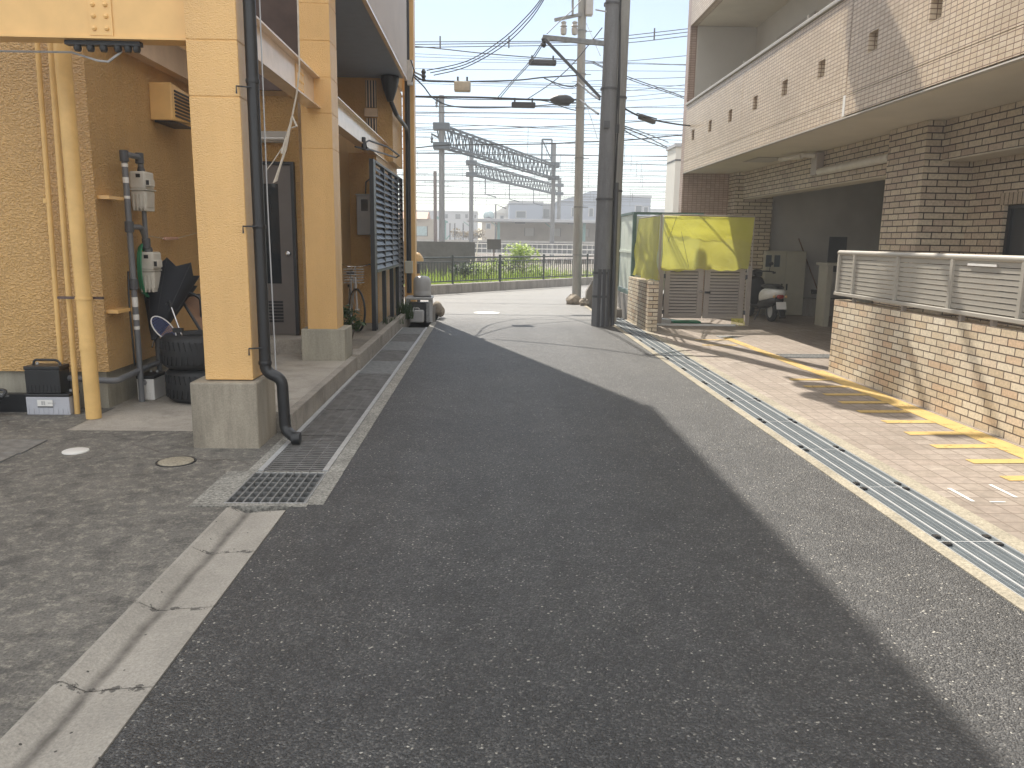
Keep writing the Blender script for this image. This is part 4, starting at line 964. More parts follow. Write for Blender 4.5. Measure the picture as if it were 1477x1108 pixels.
h_ = MB().box(4.75,5.2,13.2,14.1,6.045,6.058).build('access_hatch', K['alud'], RB)
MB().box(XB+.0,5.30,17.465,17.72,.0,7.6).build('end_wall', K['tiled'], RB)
MB().box(XB+.15,5.65,17.38,17.462,3.25,6.05).build('balcony_partition', K['innerw'], RB)
# ground floor
pr_ = MB().box(5.28,5.92,9.615,10.52,0,3.04).build('pillar', K['brickb'], RB)
MB().box(5.28,6.10,16.95,17.46,0,3.04).build('pillar', K['brickb'], RB)
MB().box(5.44,5.75,10.52,16.95,2.50,3.04).build('garage_beam', K['brickb'], RB)
MB().box(5.452,5.74,10.52,16.95,2.485,2.499).build('beam_soffit', K['soffit'], RB)
MB().box(5.49,5.95,2,9.615,2.58,3.04).build('wall_beam', K['brickb'], RB)
MB().box(5.50,5.95,2,9.614,2.566,2.579).build('beam_soffit', K['soffit'], RB)
MB().box(5.885,6.05,8.92,9.615,0,2.566).box(5.885,6.05,7.3,8.92,2.16,2.566).box(5.885,6.05,7.3,8.92,0,.7).box(5.885,6.05,2,7.3,0,2.566).build('front_wall', K['brickb'], RB)
MB().box(5.878,6.04,7.3,9.0,2.022,2.158).build('soldier_course', K['soldier'], RB)
wn_ = MB().box(5.96,5.99,7.3,8.92,.7,2.022).build('window', K['glass'], RB)
MB().box(5.93,6.0,8.87,8.918,.7,2.02).box(5.93,6.0,7.3,8.87,1.98,2.02).box(5.93,6.0,8.1,8.14,.7,1.98).build('frame', K['blackm'], wn_)
MB().box(6.10,9.6,17.3,17.45,0,3.04).box(9.45,9.6,9.6,17.3,0,3.04).box(5.95,9.45,9.60,9.75,0,3.04).build('garage_wall', K['garage'], RB)
MB().box(5.92,6.05,9.76,10.5,0,3.04).build('garage_return', K['garage'], RB)
dpn = MB().box(7.55,7.95,17.285,17.298,.95,1.72).build('wall_panel', K['dgrey'], RB)
# drain pipes under the soffit
dp = thing('drainpipe', 'white drainpipe bent under the balcony soffit along the garage beam', 'drainpipe', (5.36,12,2.8))
MB().tube(arc([(5.10,13.05,2.99),(5.36,13.0,2.97),(5.36,13.0,2.70)], .04), .04, 12).build('bend', K['offw'], dp, smooth=True)
MB().tube([(4.95,13.55,2.97),(5.12,13.05,2.97)], .045, 12).build('upper_pipe', K['offw'], dp, smooth=True)
MB().tube([(5.375,13.05,2.71),(5.375,10.62,2.71)], .062, 14).build('main_pipe', K['offw'], dp, smooth=True)
MB().tube(arc([(5.36,10.66,2.84),(5.33,10.57,2.78),(5.33,10.57,.0)], .05), .016, 8).build('thin_pipe', K['offw'], dp, smooth=True)
MB().box(5.31,5.435,12.9,13.12,2.66,3.02).build('corner_box', K['alud'], dp, bevel=.01)

# garden wall and aluminium fence
gw = tag(MB().box(4.25,4.42,1.2,9.44,-.05,.89).build('brick_wall', K['brickw'], origin=(4.3,9.4,0), bevel=.004), 'low wall of pale tan brick beside the tiled pavement', 'wall')
fe = thing('louvre_fence', 'beige aluminium slatted fence mounted above the low brick wall', 'fence', (4.27,9.4,.9))
fy = [9.42,9.02,8.05,7.08,6.11,5.14,4.17,3.2]
for a, b_ in zip(fy[:-1], fy[1:]):
    s = MB()
    for k in range(9):
        z = .995+k*.0485
        s.box(4.270,4.292,b_+.02,a-.02,z,z+.0425).box(4.2665,4.270,b_+.02,a-.02,z+.001,z+.008)
    s.build('slat_panel', K['alu'], fe)
for yy in fy: MB().box(4.245,4.31,yy-.02,yy+.02,.985,1.435).build('post', K['alu'], fe)
MB().tube([(4.275,9.46,1.455),(4.275,3.1,1.455)], .030, 12).build('top_rail', K['alu'], fe, smooth=True)
MB().box(4.235,4.315,3.1,9.45,.945,.984).build('bottom_rail', K['alu'], fe, bevel=.006)
for yy in (9.0,7.9,6.9,6.45,5.3,4.2): MB().box(4.27,4.31,yy-.02,yy+.02,.885,.946).build('foot', K['alud'], fe)
MB().box(4.252,4.258,6.45,6.85,1.385,1.405).build('sticker', K['white'], fe)

# brick pier, gate, net
pier = tag(MB().box(2.80,2.97,13.52,15.55,-.05,.87).build('brick_pier', K['brickw'], origin=(2.9,13.5,0)), 'short pale brick wall standing under the yellow side net by the pole', 'wall')
GY = 14.80
gt = thing('double_gate', 'pair of taupe slatted gates with a latch below the yellow net', 'gate', (4.1,GY,0))
def gate_leaf(x0_, x1_):
    lf = MB().box(x0_,x0_+.10,GY,GY+.04,.12,1.06).box(x1_-.10,x1_,GY,GY+.04,.12,1.06).box(x0_+.10,x1_-.10,GY,GY+.04,.12,.17).box(x0_+.10,x1_-.10,GY,GY+.04,1.01,1.06).build('gate_leaf', K['alud'], gt)
    s = MB()
    for k in range(14):
        z = .175+k*.0595; s.add([(x0_+.1,GY+.002,z),(x1_-.1,GY+.002,z),(x1_-.1,GY+.028,z+.046),(x0_+.1,GY+.028,z+.046),(x0_+.1,GY+.010,z),(x1_-.1,GY+.010,z),(x1_-.1,GY+.036,z+.046),(x0_+.1,GY+.036,z+.046)],[(0,1,2,3),(4,7,6,5),(0,4,5,1),(1,5,6,2),(2,6,7,3),(3,7,4,0)])
    s.build('slats', K['alud'], lf)
    MB().box(x0_+.1,x1_-.1,GY+.0415,GY+.05,.17,1.01).build('gap_shade_panel', K['dgrey'], lf)  # dark sheet added behind the slats so their gaps read dark
    return lf
l1 = gate_leaf(3.36,4.10); l2 = gate_leaf(4.13,4.90)
MB().box(4.02,4.10,GY-.03,GY,.62,.655).build('latch', K['chrome'], l1); MB().box(4.14,4.24,GY-.03,GY,.60,.64).build('latch', K['blackm'], l2)
MB().box(3.24,3.33,GY-.03,GY+.06,0,1.10).build('post', K['alud'], gt); MB().box(4.94,5.02,GY-.03,GY+.06,0,1.12).build('post', K['alud'], gt)
for xx in (3.33,4.90):
    for zz in (.2,.88): MB().box(xx,xx+.035,GY-.036,GY-.001,zz,zz+.08).build('hinge', K['dgrey'], gt)
tag(MB().box(3.1,4.7,14.55,14.60,.003,.035).build('threshold_bar', K['white'], origin=(3.9,14.58,0)), 'pale bar lying on the paving in front of the slatted gate', 'bar')
def cloth(c00, c10, c01, c11, nx, nz, amp, seed, sag=.03):
    r_ = random.Random(seed); ph = [r_.uniform(0,6.28) for _ in range(6)]; c00,c10,c01,c11 = map(Vector,(c00,c10,c01,c11))
    nrm = (c10-c00).cross(c01-c00).normalized(); vs = []
    for j in range(nz+1):
        v = j/nz
        for i in range(nx+1):
            u = i/nx; p = (c00*(1-u)+c10*u)*(1-v)+(c01*(1-u)+c11*u)*v
            f = math.sin(u*17+ph[0]+v*2)*.5+math.sin(u*31+ph[1]-v*3)*.3+math.sin(v*9+u*5+ph[2])*.45+math.sin((u-v)*14+ph[3])*.3
            p = p+nrm*amp*f*(.25+v); p.z += -sag*math.sin(math.pi*u)*(.2 if v < .05 else .3) + (.012*math.sin(u*40+ph[4])+.02*math.sin(u*11+ph[5]))*(v if v>.95 else 0)
            vs.append(p)
    return MB().add(vs, [(j*(nx+1)+i, j*(nx+1)+i+1, (j+1)*(nx+1)+i+1, (j+1)*(nx+1)+i) for j in range(nz) for i in range(nx)])
nf = thing('yellow_net', 'yellow crow net stretched on a thin frame above the slatted gate', 'net', (4.1,GY-.06,1.1))
cloth((3.27,GY-.07,2.045),(4.98,GY-.07,2.03),(3.27,GY-.07,1.03),(4.93,GY-.07,1.07), 50, 30, .022, 1).build('net_cloth', K['net'], nf, smooth='all')
cloth((3.30,GY-.05,2.03),(4.97,GY-.05,2.02),(3.34,GY-.05,1.66),(4.96,GY-.05,1.58), 40, 14, .02, 5).build('net_fold', K['net'], nf, smooth='all')
MB().tube([(3.25,GY-.02,0.9),(3.25,GY-.02,2.06),(5.0,GY-.02,2.05),(5.0,GY-.02,1.0)], .014, 8).build('frame', K['alud'], nf, smooth=True)
MB().tube([(3.5,GY-.11,2.03),(3.36,GY-.10,1.55)], .003, 4).tube([(3.6,GY-.11,1.75),(3.78,GY-.10,1.1)], .003, 4).build('cord', K['dgrey'], nf)
ns_ = thing('yellow_net', 'yellow crow net hanging in folds over the short brick wall', 'net', (2.9,14.4,.9))
cloth((2.905,15.28,1.99),(2.965,13.62,2.0),(2.83,15.38,.93),(2.955,13.56,.885), 40, 30, .035, 2).build('net_cloth', K['net'], ns_, smooth='all')
MB().tube([(2.93,15.3,2.0),(2.98,13.62,2.01),(2.98,13.62,.88)], .010, 8).build('frame', K['alud'], ns_, smooth=True)
tag(MB().box(3.28,3.55,14.90,15.2,.003,.08).build('cleaning_bag', K['white'], origin=(3.4,15,0), bevel=.02), 'white bag lying inside the gate by its left post', 'bag')
tag(MB().box(3.6,4.15,14.95,15.25,.003,.045).build('folded_sheet', K['green'], origin=(4.1,15,0), bevel=.02), 'green sheet folded on the ground inside the gate', 'sheet')
tag(cloth((4.66,14.72,.14),(4.90,14.72,.14),(4.64,14.66,.005),(4.92,14.66,.005), 10, 6, .02, 9).build('net_scrap', K['net'], origin=(4.8,14.7,0)), 'scrap of yellow net on the ground by the right gate post', 'net scrap')

# pale green panel fence on a concrete base
pf = thing('panel_fence', 'pale green sheet metal fence in a dark green frame on a concrete base', 'fence', (2.87,15.4,0))
MB().box(2.80,2.95,15.56,20.6,-.05,.50).build('base_wall', K['wallc'], pf)
pn = MB()
for k in range(10): pn.box(2.865,2.885,15.62+k*.5,15.62+k*.5+.485,.60,2.08)
pn.build('panel', K['pgreen'], pf)
MB().box(2.89,4.2,15.62,15.64,.60,2.05).build('panel', K['pgreen'], pf)
MB().box(2.84,2.91,15.52,15.60,.5,2.12).build('post', K['dkgreen'], pf)
for yy in (17.12,18.62,20.12): MB().box(2.84,2.864,yy-.02,yy+.02,.5,2.10).build('post', K['dkgreen'], pf)
MB().box(2.835,2.905,15.60,20.6,2.082,2.13).box(2.91,4.25,15.58,15.64,2.082,2.13).build('top_rail', K['dkgreen'], pf)
MB().box(2.84,2.864,15.60,20.6,1.33,1.375).build('mid_rail', K['pgreen'], pf)
MB().box(2.82,2.91,15.60,20.6,.505,.58).build('bottom_rail', K['dkgreen'], pf)

# garage contents
cb = thing('locker', 'beige two door steel cabinet standing against the garage wall', 'cabinet', (6.4,17,0))
MB().box(5.98,6.88,16.82,17.28,0.02,1.40).build('case', K['beige'], cb, bevel=.006)
for (a, b_) in ((5.995,6.425),(6.435,6.865)):
    d_ = MB().box(a,b_,16.80,16.819,.08,1.37).build('door', K['beige'], cb, bevel=.004)
    hx = b_-.05 if a < 6.2 else a+.05
    MB().box(hx-.015,hx+.015,16.79,16.80,.56,.70).build('handle', K['blackm'], d_)
for a in (5.985,6.17): MB().box(a,a+.125,16.794,16.80,1.06,1.31).build('poster', K['glass2'], cb)
br_ = thing('broom', 'dark broom leaning on the garage wall beside the cabinet', 'broom', (7.2,17,.4))
q, q2 = at(1152,344,17.1), at(1179,418,17.0)
MB().tube([q, q2], .013, 8).build('stick', K['wood'], br_, smooth=True)
MB().box(q2.x-.13,q2.x+.13,16.95,17.03,q2.z-.09,q2.z).build('head', K['black'], br_)
tag(MB().box(6.90,9.4,16.85,17.29,0,.375).build('concrete_ledge', K['wallc'], origin=(8,17,0)), 'low concrete ledge along the back of the garage', 'ledge')
tb = thing('side_table', 'narrow beige table inside the garage behind the brick wall', 'table', (6.6,14.6,0))
q = at(1187,379,14.8); q2 = at(1216,380,14.8)
MB().box(q.x,q2.x+.5,14.6,15.1,q.z-.05,q.z).build('top', K['beige'], tb)
for xx in (q.x+.04,q2.x+.45):
    MB().box(xx,xx+.10,14.65,15.05,0,q.z-.051).build('leg', K['beige'], tb)

# scooter seen from behind
sc = thing('scooter', 'white and dark motor scooter parked with its tail toward the street', 'scooter', (5.73,15.28,0), local=True, rotz=rad(3))
def sc_wheel(y, r, w_):
    t_ = MB().lathe([(r*.62,-w_*.45),(r*.8,-w_*.5),(r*.95,-w_*.36),(r,0),(r*.95,w_*.36),(r*.8,w_*.5),(r*.62,w_*.45)], (0,y,r), 28, 'x', cap=False).build('tyre', K['rubber'], sc, smooth=True)
    MB().lathe([(r*.62,-w_*.35),(r*.15,-w_*.3),(r*.15,w_*.3),(r*.62,w_*.35)], (0,y,r), 20, 'x').build('rim', K['lgrey'], t_, smooth=True)
sc_wheel(.22, .215, .10); sc_wheel(1.38, .215, .09)
def loft(mb, secs, n=16):
    """secs: (y, zc, halfwidth, halfheight)"""
    vs = []; fs = []
    for (y, z, a, b_) in secs:
        for k in range(n):
            t_ = 2*math.pi*k/n; cx_, cz_ = math.cos(t_), math.sin(t_)
            vs.append((a*math.copysign(abs(cx_)**.75, cx_), y, z+b_*math.copysign(abs(cz_)**.75, cz_)))
    for i in range(len(secs)-1):
        for k in range(n): k2 = (k+1) % n; fs.append((i*n+k,i*n+k2,(i+1)*n+k2,(i+1)*n+k))
    fs += [tuple(range(n-1,-1,-1)), tuple((len(secs)-1)*n+k for k in range(n))]
    return mb.add(vs, fs)
loft(MB(), [(-.16,.60,.05,.03),(-.12,.60,.11,.06),(.0,.58,.15,.10),(.2,.55,.17,.13),(.45,.52,.17,.15),(.62,.48,.13,.14)]).build('tail_fairing', K['white'], sc, smooth=True)
loft(MB(), [(-.10,.46,.09,.07),(.1,.42,.14,.09),(.4,.36,.16,.11),(.65,.32,.14,.10)]).build('lower_cover', K['black'], sc, smooth=True)
loft(MB(), [(-.08,.70,.09,.03),(.1,.72,.13,.045),(.35,.71,.14,.05),(.58,.70,.11,.04),(.66,.68,.05,.03)]).build('seat', K['black'], sc, smooth=True)
MB().box(-.15,.15,.60,1.12,.24,.29).build('footboard', K['black'], sc, bevel=.02)
loft(MB(), [(1.06,.55,.19,.28),(1.12,.58,.20,.30),(1.18,.56,.15,.27)]).build('leg_shield', K['black'], sc, smooth=True)
loft(MB(), [(1.02,.92,.08,.05),(1.10,.95,.12,.07),(1.20,.93,.09,.06)]).build('headlight_cowl', K['black'], sc, smooth=True)
MB().tube([(-.33,1.02,.97),(-.2,1.08,.98),(.2,1.08,.98),(.33,1.02,.97)], .014, 8).tube([(0,1.08,.95),(0,1.36,.25)], .03, 8).build('handlebar', K['blackm'], sc, smooth=True)
for sx_ in (-1,1):
    MB().tube([(sx_*.30,1.02,.95),(sx_*.36,1.0,.955)], .019, 8).tube([(sx_*.24,1.06,.98),(sx_*.27,1.08,1.12)], .006, 6).build('grip', K['rubber'], sc)
    MB().sphere((sx_*.28,1.08,1.14), .055, 12, 6, (1,.35,.75)).build('mirror', K['black'], sc, smooth=True)
    MB().sphere((sx_*.12,-.13,.53), .03, 8, 5).build('indicator', K['orange'], sc, smooth=True)
MB().sphere((0,-.14,.53), .06, 12, 6, (1.3,.6,.8)).build('tail_light', K['redpl'], sc, smooth=True)
MB().prism([(-.30,.12),(-.12,.34),(.0,.40),(-.02,.44),(-.15,.40),(-.33,.15)], 'x', -.06, .06).build('rear_fender', K['black'], sc)
pt = MB().bar((0,-.235,.29),(0,-.185,.43), .20, .006, (0,-1,0)).build('number_plate', K['white'], sc)
mkk = MB()
for k in range(4): mkk.bar((-.065+k*.042,-.222,.315),(-.065+k*.042,-.205,.365), .022, .004, (0,-1,0))
mkk.build('plate_digits', K['dkgreen'], pt)
MB().tube([(.14,-.05,.24),(.16,.35,.22)], .045, 10).build('exhaust', K['galv2'], sc, smooth=True)
MB().tube([(-.10,.55,.25),(-.22,.52,.01)], .012, 6).build('kick_stand', K['blackm'], sc)

# ================================================================== POLES
def pole(name, label, base, top, r0, r1, mat, group='concrete utility poles'):
    t = thing(name, label, 'utility pole', base, group); base, top = Vector(base), Vector(top)
    s = MB(); n = 10; pts = [base.lerp(top, k/n) for k in range(n+1)]
    s.tube([base-Vector((0,0,.3))]+pts[1:], [r0]+[r0+(r1-r0)*k/n for k in range(1,n+1)], 24); s.build('shaft', mat, t, smooth=True)
    return t
P1b, P1t = Vector((2.09,14.42,0)), Vector((2.15,14.42,11.2))
p1 = pole('utility_pole', 'thick dark utility pole with black cable guards at its foot', P1b, P1t, .165, .085, K['polec'])
cg = MB()
for a in (-1.9,-1.35,-.75,-.2): cg.tube([(2.09+.155*math.cos(a),14.42+.155*math.sin(a),0),(2.09+.155*math.cos(a),14.42+.155*math.sin(a),1.05)], .034, 8)
cg.build('cable_guard', K['dgrey'], p1, smooth=True)
for zz in (.98,.55,2.3,4.2,5.6): MB().lathe([(.172-.0056*zz,-.02),(.174-.0056*zz,0),(.172-.0056*zz,.02)], (2.09+.0035*zz,14.42,zz), 24, cap=False).build('steel_band', K['dgrey'], p1, smooth=True)
MB().box(2.02,2.12,14.24,14.30,3.52,3.64).build('name_plate', K['dgrey'], p1)
ca = MB()
for k, (xo, yo, rr) in enumerate(((.165,-.02,.018),(.195,.04,.012),(.18,-.06,.010))):
    ca.tube([(2.09+xo+.02*math.sin(z_*1.7+k),14.42+yo,z_) for z_ in [0,.6,1.2,2,2.8,3.6,4.4,5.2,6,7.5,9]], rr, 8)
ca.build('riser_cable', K['black'], p1, smooth=True)
MB().tube([(2.33,14.45,0),(2.31,14.45,2.6)], .042, 10).build('conduit', K['dgrey'], p1, smooth=True)
MB().box(2.19,2.31,14.36,14.44,3.45,3.6).build('cable_clip', K['black'], p1)
arm0 = at(868,63,14.42); arm1 = at(783,54,14.6)
MB().bar(arm0+Vector((.08,0,0)), arm1, .075, .075).build('cross_arm', K['galv2'], p1)
MB().bar(at(786,57,14.55), at(866,141,14.36), .04, .05).build('arm_brace', K['dgrey'], p1)
MB().lathe([(.02,-.14),(.05,-.10),(.03,-.05),(.05,0),(.02,.05)], arm1+Vector((.02,0,-.03)), 10).build('insulator', K['dgrey'], p1, smooth=True)
for zz in (5.45,6.1,7.0): MB().tube([(2.0,14.3,zz),(1.80,14.2,zz)], .012, 6).build('step_bolt', K['galv'], p1)
q = at(905,0,15.3); 
p2 = pole('utility_pole', 'pale utility pole leaning right behind the dark pole', Vector((2.40,15.25,0)), Vector((2.475,15.25,8.2)), .135, .105, K['polel'])
for zz in (2.5,4.2): MB().lathe([(.136,-.02),(.138,0),(.136,.02)], (2.40+.009*zz,15.25,zz), 20, cap=False).build('steel_band', K['dgrey'], p2, smooth=True)
p3b = Vector((2.30,20.2,0)); p3t = at(840,0,20.2); p3t = p3b.lerp(p3t, 1.14)
p3 = pole('utility_pole', 'slim pale utility pole with step bolts standing past the street corner', p3b, p3t, .118, .098, K['polel'])
def on3(z): return p3b.lerp(p3t, z/p3t.z)
bx = MB()
for zz in (1.2,2.4,3.6,4.8,5.6,6.6):
    c = on3(zz); bx.lathe([(.124,-.015),(.125,.015)], c, 16, cap=False)
    bx.tube([c+Vector((.1,0,0)), c+Vector((.25,0,0))], .01, 5)
bx.build('steel_band', K['galv2'], p3)
q = at(850,5,20.1); MB().box(q.x-.09,q.x+.09,20.0,20.2,q.z-.28,q.z+.7).build('switch_box', K['lgrey'], p3, bevel=.02)
q0, q1 = at(800,29,20.0), at(838,21,20.1)
MB().bar(q0, q1, .07, .07).bar(at(826,0,20.0), at(826,22,20.0), .05).build('cross_arm', K['galv2'], p3)
for px in (813,829):
    c = at(px,40,20.0); MB().lathe([(.03,-.17),(.07,-.15),(.08,-.02),(.05,.0),(.09,.03),(.05,.07),(.07,.12),(.03,.15)], c, 12).build('arrester', K['lgrey'], p3, smooth=True)
for (tx, ty, tz) in ((2.22,15.15,11.5),(1.50,14.95,8.9),(1.42,14.1,8.6)):
    MB().lathe([(.22,-.55),(.25,-.5),(.25,.45),(.21,.55)], Vector((tx,ty,tz)), 20).build('transformer', K['lgrey'], p1, smooth=True)
MB().bar((2.2,14.1,11.0),(2.2,15.1,12.05), .12).build('arm_brace', K['galv2'], p1)
MB().bar((1.5,14.0,8.0),(1.5,15.2,8.0), .08).build('platform_bar', K['galv2'], p1)
MB().bar((1.0,14.42,10.6),(2.3,14.42,10.6), .09).build('cross_arm', K['galv2'], p1)
MB().bar((1.0,14.42,9.2),(2.25,14.42,9.2), .09).build('cross_arm', K['galv2'], p1)
# street corner rocks and old kerb stones
for i, (x, y, r_, lb) in enumerate(((2.12,19.35,.20,'rough brown rock at the foot of the slim pole'),(2.36,19.0,.13,'small dark rock beside the slim pole'))):
    s = MB(); s.sphere((x,y,r_*.45), r_, 9, 6, (1,.9,.8)); rr = random.Random(i)
    s.v = [(a+rr.uniform(-.035,.035), b_+rr.uniform(-.035,.035), max(-.02,c_+rr.uniform(-.03,.03))) for a, b_, c_ in s.v]
    tag(s.build('rock', K['rock'], origin=(x,y,0)), lb, 'rock')
tag(MB().prism([(2.38,-.05),(2.80,-.05),(2.80,.62),(2.55,.60),(2.42,.35)], 'y', 19.1, 19.3).build('stone_block', K['wallc'], origin=(2.6,19.2,0)), 'broken concrete slab standing behind the rock by the slim pole', 'slab')
tag(MB().box(2.60,2.80,16.2,19.0,-.05,.16).build('stone_kerb', K['kerb'], origin=(2.7,17,0)), 'low grey kerb stone along the foot of the green fence', 'kerb stone')

# ================================================================== CABLES NEAR
def c6(x, y): return (580+x/3.517, y/3.517)
def sag_curve(a, b, sag, n=14):
    return [a.lerp(b, k/n)-Vector((0,0,sag*4*(k/n)*(1-k/n))) for k in range(n+1)]
def smooth_path(pts, k=6):
    out = []; P_ = [pts[0]]+list(pts)+[pts[-1]]
    for i in range(1, len(P_)-2):
        p0_, p1_, p2_, p3_ = P_[i-1:i+3]
        for j in range(k):
            t_ = j/k; out.append(.5*((2*p1_)+(p2_-p0_)*t_+(2*p0_-5*p1_+4*p2_-p3_)*t_*t_+(3*p1_-p0_-3*p2_+p3_)*t_**3))
    return out+[pts[-1]]
def cable(label, pts6, Y, r, mat='wire', group=None, name='cable'):
    """pts6: places along the cable; Y one depth or one per place"""
    Ys = Y if isinstance(Y, (list,tuple)) else [Y]*len(pts6)
    pts = smooth_path([at(*c6(*p), y_) for p, y_ in zip(pts6, Ys)])
    return tag(MB().tube(pts, r, 6).build(name, K[mat], origin=pts[0], smooth=True), label, 'cable', group)
G1 = 'service wires to the yellow building'
for k, (dx, lb) in enumerate(((0,'upper'),(12,'middle'),(26,'lower'))):
    cable('%s of three pale service wires sweeping up from the building bracket' % lb, [(125+k*18,358+k*12),(330,310+k*14),(500+dx*.6,205+k*13),(630+dx*.5,85+k*12),(715+dx*.3,-20+k*6),(790+dx*.2,-150)], [15.9,15.6,15.3,15,14.7,14.4], .009, 'wireg', G1)
G2 = 'high voltage lines above the street'
for k, (yl, ym, yr, lb) in enumerate(((213,208,146,'top'),(226,217,163,'middle'),(241,231,183,'bottom'))):
    cable('%s of three parallel power lines near the top of the sky' % lb, [(-400,yl+6),(70,yl),(540,ym+3),(890,ym-2),(1150,yr+34),(1450,yr),(1800,yr-40)], 25.0, .012, 'wireg', G2)
for k, x in enumerate((193,542,1280)):
    t_ = at(*c6(x,205 if x<1000 else 165), 25.0)
    tag(MB().box(t_.x-.02,t_.x+.02,24.98,25.02,t_.z-.22,t_.z+.12).build('line_spacer', K['dgrey'], origin=t_), ('dark spacer clipped on the power lines above the building corner','dark spacer clipped on the power lines above the crossed wires','dark spacer clipped on the power lines right of the poles')[k], 'spacer', 'line spacers')
cable('lashed line sagging across the sky that carries the flat black box', [(-300,215),(70,236),(400,270),(640,290),(800,300),(960,312),(1000,330),(1140,388),(1430,492),(1700,600)], 20.2, .012, 'wireg')
cable('second strand twisted under the lashed line right of the poles', [(960,318),(1140,398),(1250,438),(1430,500),(1700,612)], 20.3, .010, 'wireg')
cable('black telephone cable passing the beige box toward the slim pole', [(60,380),(120,410),(260,414),(450,412),(600,406),(720,393),(890,383)], [15.9,16.5,18,19,19.6,20,20.2], .018)
cable('looping black drop cable below the telephone cable at the slim pole', [(720,397),(790,425),(860,440),(895,420)], 20.15, .014)
cable('thin loop of wire at the slim pole bracket', [(730,398),(800,440),(860,448),(893,432)], 20.1, .008)
cable('thick black trunk cable carrying two closures across the street', [(-200,486),(70,490),(400,495),(640,505),(780,508),(890,506)], 20.2, .024)
cable('second trunk cable just under the thick black one', [(-200,496),(70,493),(300,503),(560,506),(720,512),(830,548),(890,562)], 20.3, .012)
cable('drooping black wire from the building anchor behind the railway pole', [(62,392),(110,440),(160,500),(250,538),(400,548),(640,540),(890,520)], [15.9,16.5,17.5,18.5,19.4,20,20.3], .014)
cable('grey wire crossing level just under the closures', [(-200,578),(70,573),(400,572),(890,578)], 22, .010, 'wireg')
cable('grey wire crossing below the black closure at the slim pole', [(-200,545),(70,540),(500,545),(890,536)], 22.5, .008, 'wireg')
cable('twisted grey line crossing above the gantry', [(-200,664),(80,660),(400,656),(890,636),(1200,617),(1430,602),(1700,590)], 26, .013, 'wireg')
cable('dark telephone line crossing in front of the gantry', [(-200,770),(70,750),(250,736),(700,731),(890,722),(1130,712),(1410,686),(1700,660)], 24, .018)
for k in range(2):
    s_ = [(718+k*9,205),(640+k*11,320),(560+k*10,410),(478+k*14,503)]
    cable('%s strand of the zigzag twisted pair descending from the dark pole arm' % ('left','right')[k], s_, [14.6,17,19,20.2], .010, 'wireg')
cable('thin stay wire slanting down left behind the slim pole', [(1014,142),(870,320),(760,420),(640,500)], [14.5,17,19,20.2], .010)
cable('stay wire rising from the arm tip toward the pole top', [(735,172),(790,118),(870,45),(960,-60)], [14.6,15,15.5,16], .008)
cable('fine pair of wires dropping from the slim pole to the dark pole', [(935,120),(965,190),(1005,282)], [20,17.5,14.6], .007, 'wireg')
cable('fine wire dropping between the poles beside the brace', [(930,520),(965,620),(990,702)], [20,17.5,14.6], .007, 'wireg')
cable('black cable slung from the slim pole to the dark pole at brace level', [(895,420),(950,470),(1002,505)], [20.1,17.5,14.5], .020)
cable('black cable slung from the slim pole to the dark pole below the brace', [(900,505),(950,545),(995,578)], [20.1,17.5,14.5], .020)
cable('black lashed cable right of the poles carrying the grey closure', [(1130,552),(1200,588),(1280,610),(1420,634),(1600,650)], [15.2,15.6,16,16.8,18], .016)
cable('upper grey wire slanting right from the pale leaning pole', [(1128,640),(1230,675),(1350,722)], [15.4,20,24], .012, 'wireg')
cable('middle grey wire slanting right from the pale leaning pole', [(1128,650),(1230,690),(1345,748)], [15.4,18,21], .012, 'wireg')
cable('lowest grey wire slanting right from the pale leaning pole', [(1125,660),(1200,700),(1340,752)], [15.4,18,21], .012, 'wireg')
for k, (a, b_) in enumerate(((310,283),(402,392),(461,430),(492,462),(512,488),(545,532))):
    cable('%s of the thin wires stepping up behind the pale leaning pole' % ords[k], [(860,a+14),(1140,a),(1440,b_),(1750,b_-30)], 30+k*2, .012, 'wireg', 'thin wires right of the poles')
# closures
def closure(name, label, x0_, y0_, x1_, y1_, Y, mat, d=.16, lid=True):
    a, b_ = at(*c6(x0_,y0_), Y), at(*c6(x1_,y1_), Y)
    t = thing(name, label, 'cable box', a.lerp(b_,.5))
    MB().box(a.x,b_.x,Y-d/2,Y+d/2,b_.z,a.z).build('case', mat, t, bevel=.03)
    for xx in (a.x+.08, b_.x-.08): MB().box(xx-.02,xx+.02,Y-.02,Y+.02,a.z-.01,a.z+.10).build('hanger', K['blackm'], t)
    return t
closure('cable_closure', 'flat black cable box hung highest below the lashed line', 642, 303, 782, 334, 20.2, K['cabbox'])
closure('cable_closure', 'black cable box hung under the trunk cable over the gantry', 555, 518, 676, 549, 20.2, K['cabbox'])
closure('junction_box', 'beige box on the telephone cable near the building corner', 264, 414, 348, 467, 18.0, K['beigebox'], .2)
t = thing('cable_closure', 'rounded black closure on the trunk cable beside the slim pole', 'cable box', at(*c6(812,508),20.1))
c = at(*c6(812,508),20.1); MB().lathe([(.03,-.30),(.10,-.20),(.13,-.1),(.13,.1),(.10,.2),(.03,.30)], c, 12, 'x').build('case', K['cabbox'], t, smooth=True)
MB().box(c.x-.18,c.x+.18,20.05,20.15,c.z-.12,c.z-.08).build('seam', K['blackm'], t)
a, b_ = at(*c6(1203,592),15.7), at(*c6(1279,620),16.0)
t = thing('cable_closure', 'slim grey closure on the cable right of the leaning pole', 'cable box', a)
MB().bar(a, b_, .09, .09).build('case', K['dgrey'], t, bevel=.02)
MB().tube([a+Vector((-.05,0,.06)), b_+Vector((.05,0,.06))], .012, 6).build('hanger', K['blackm'], t)

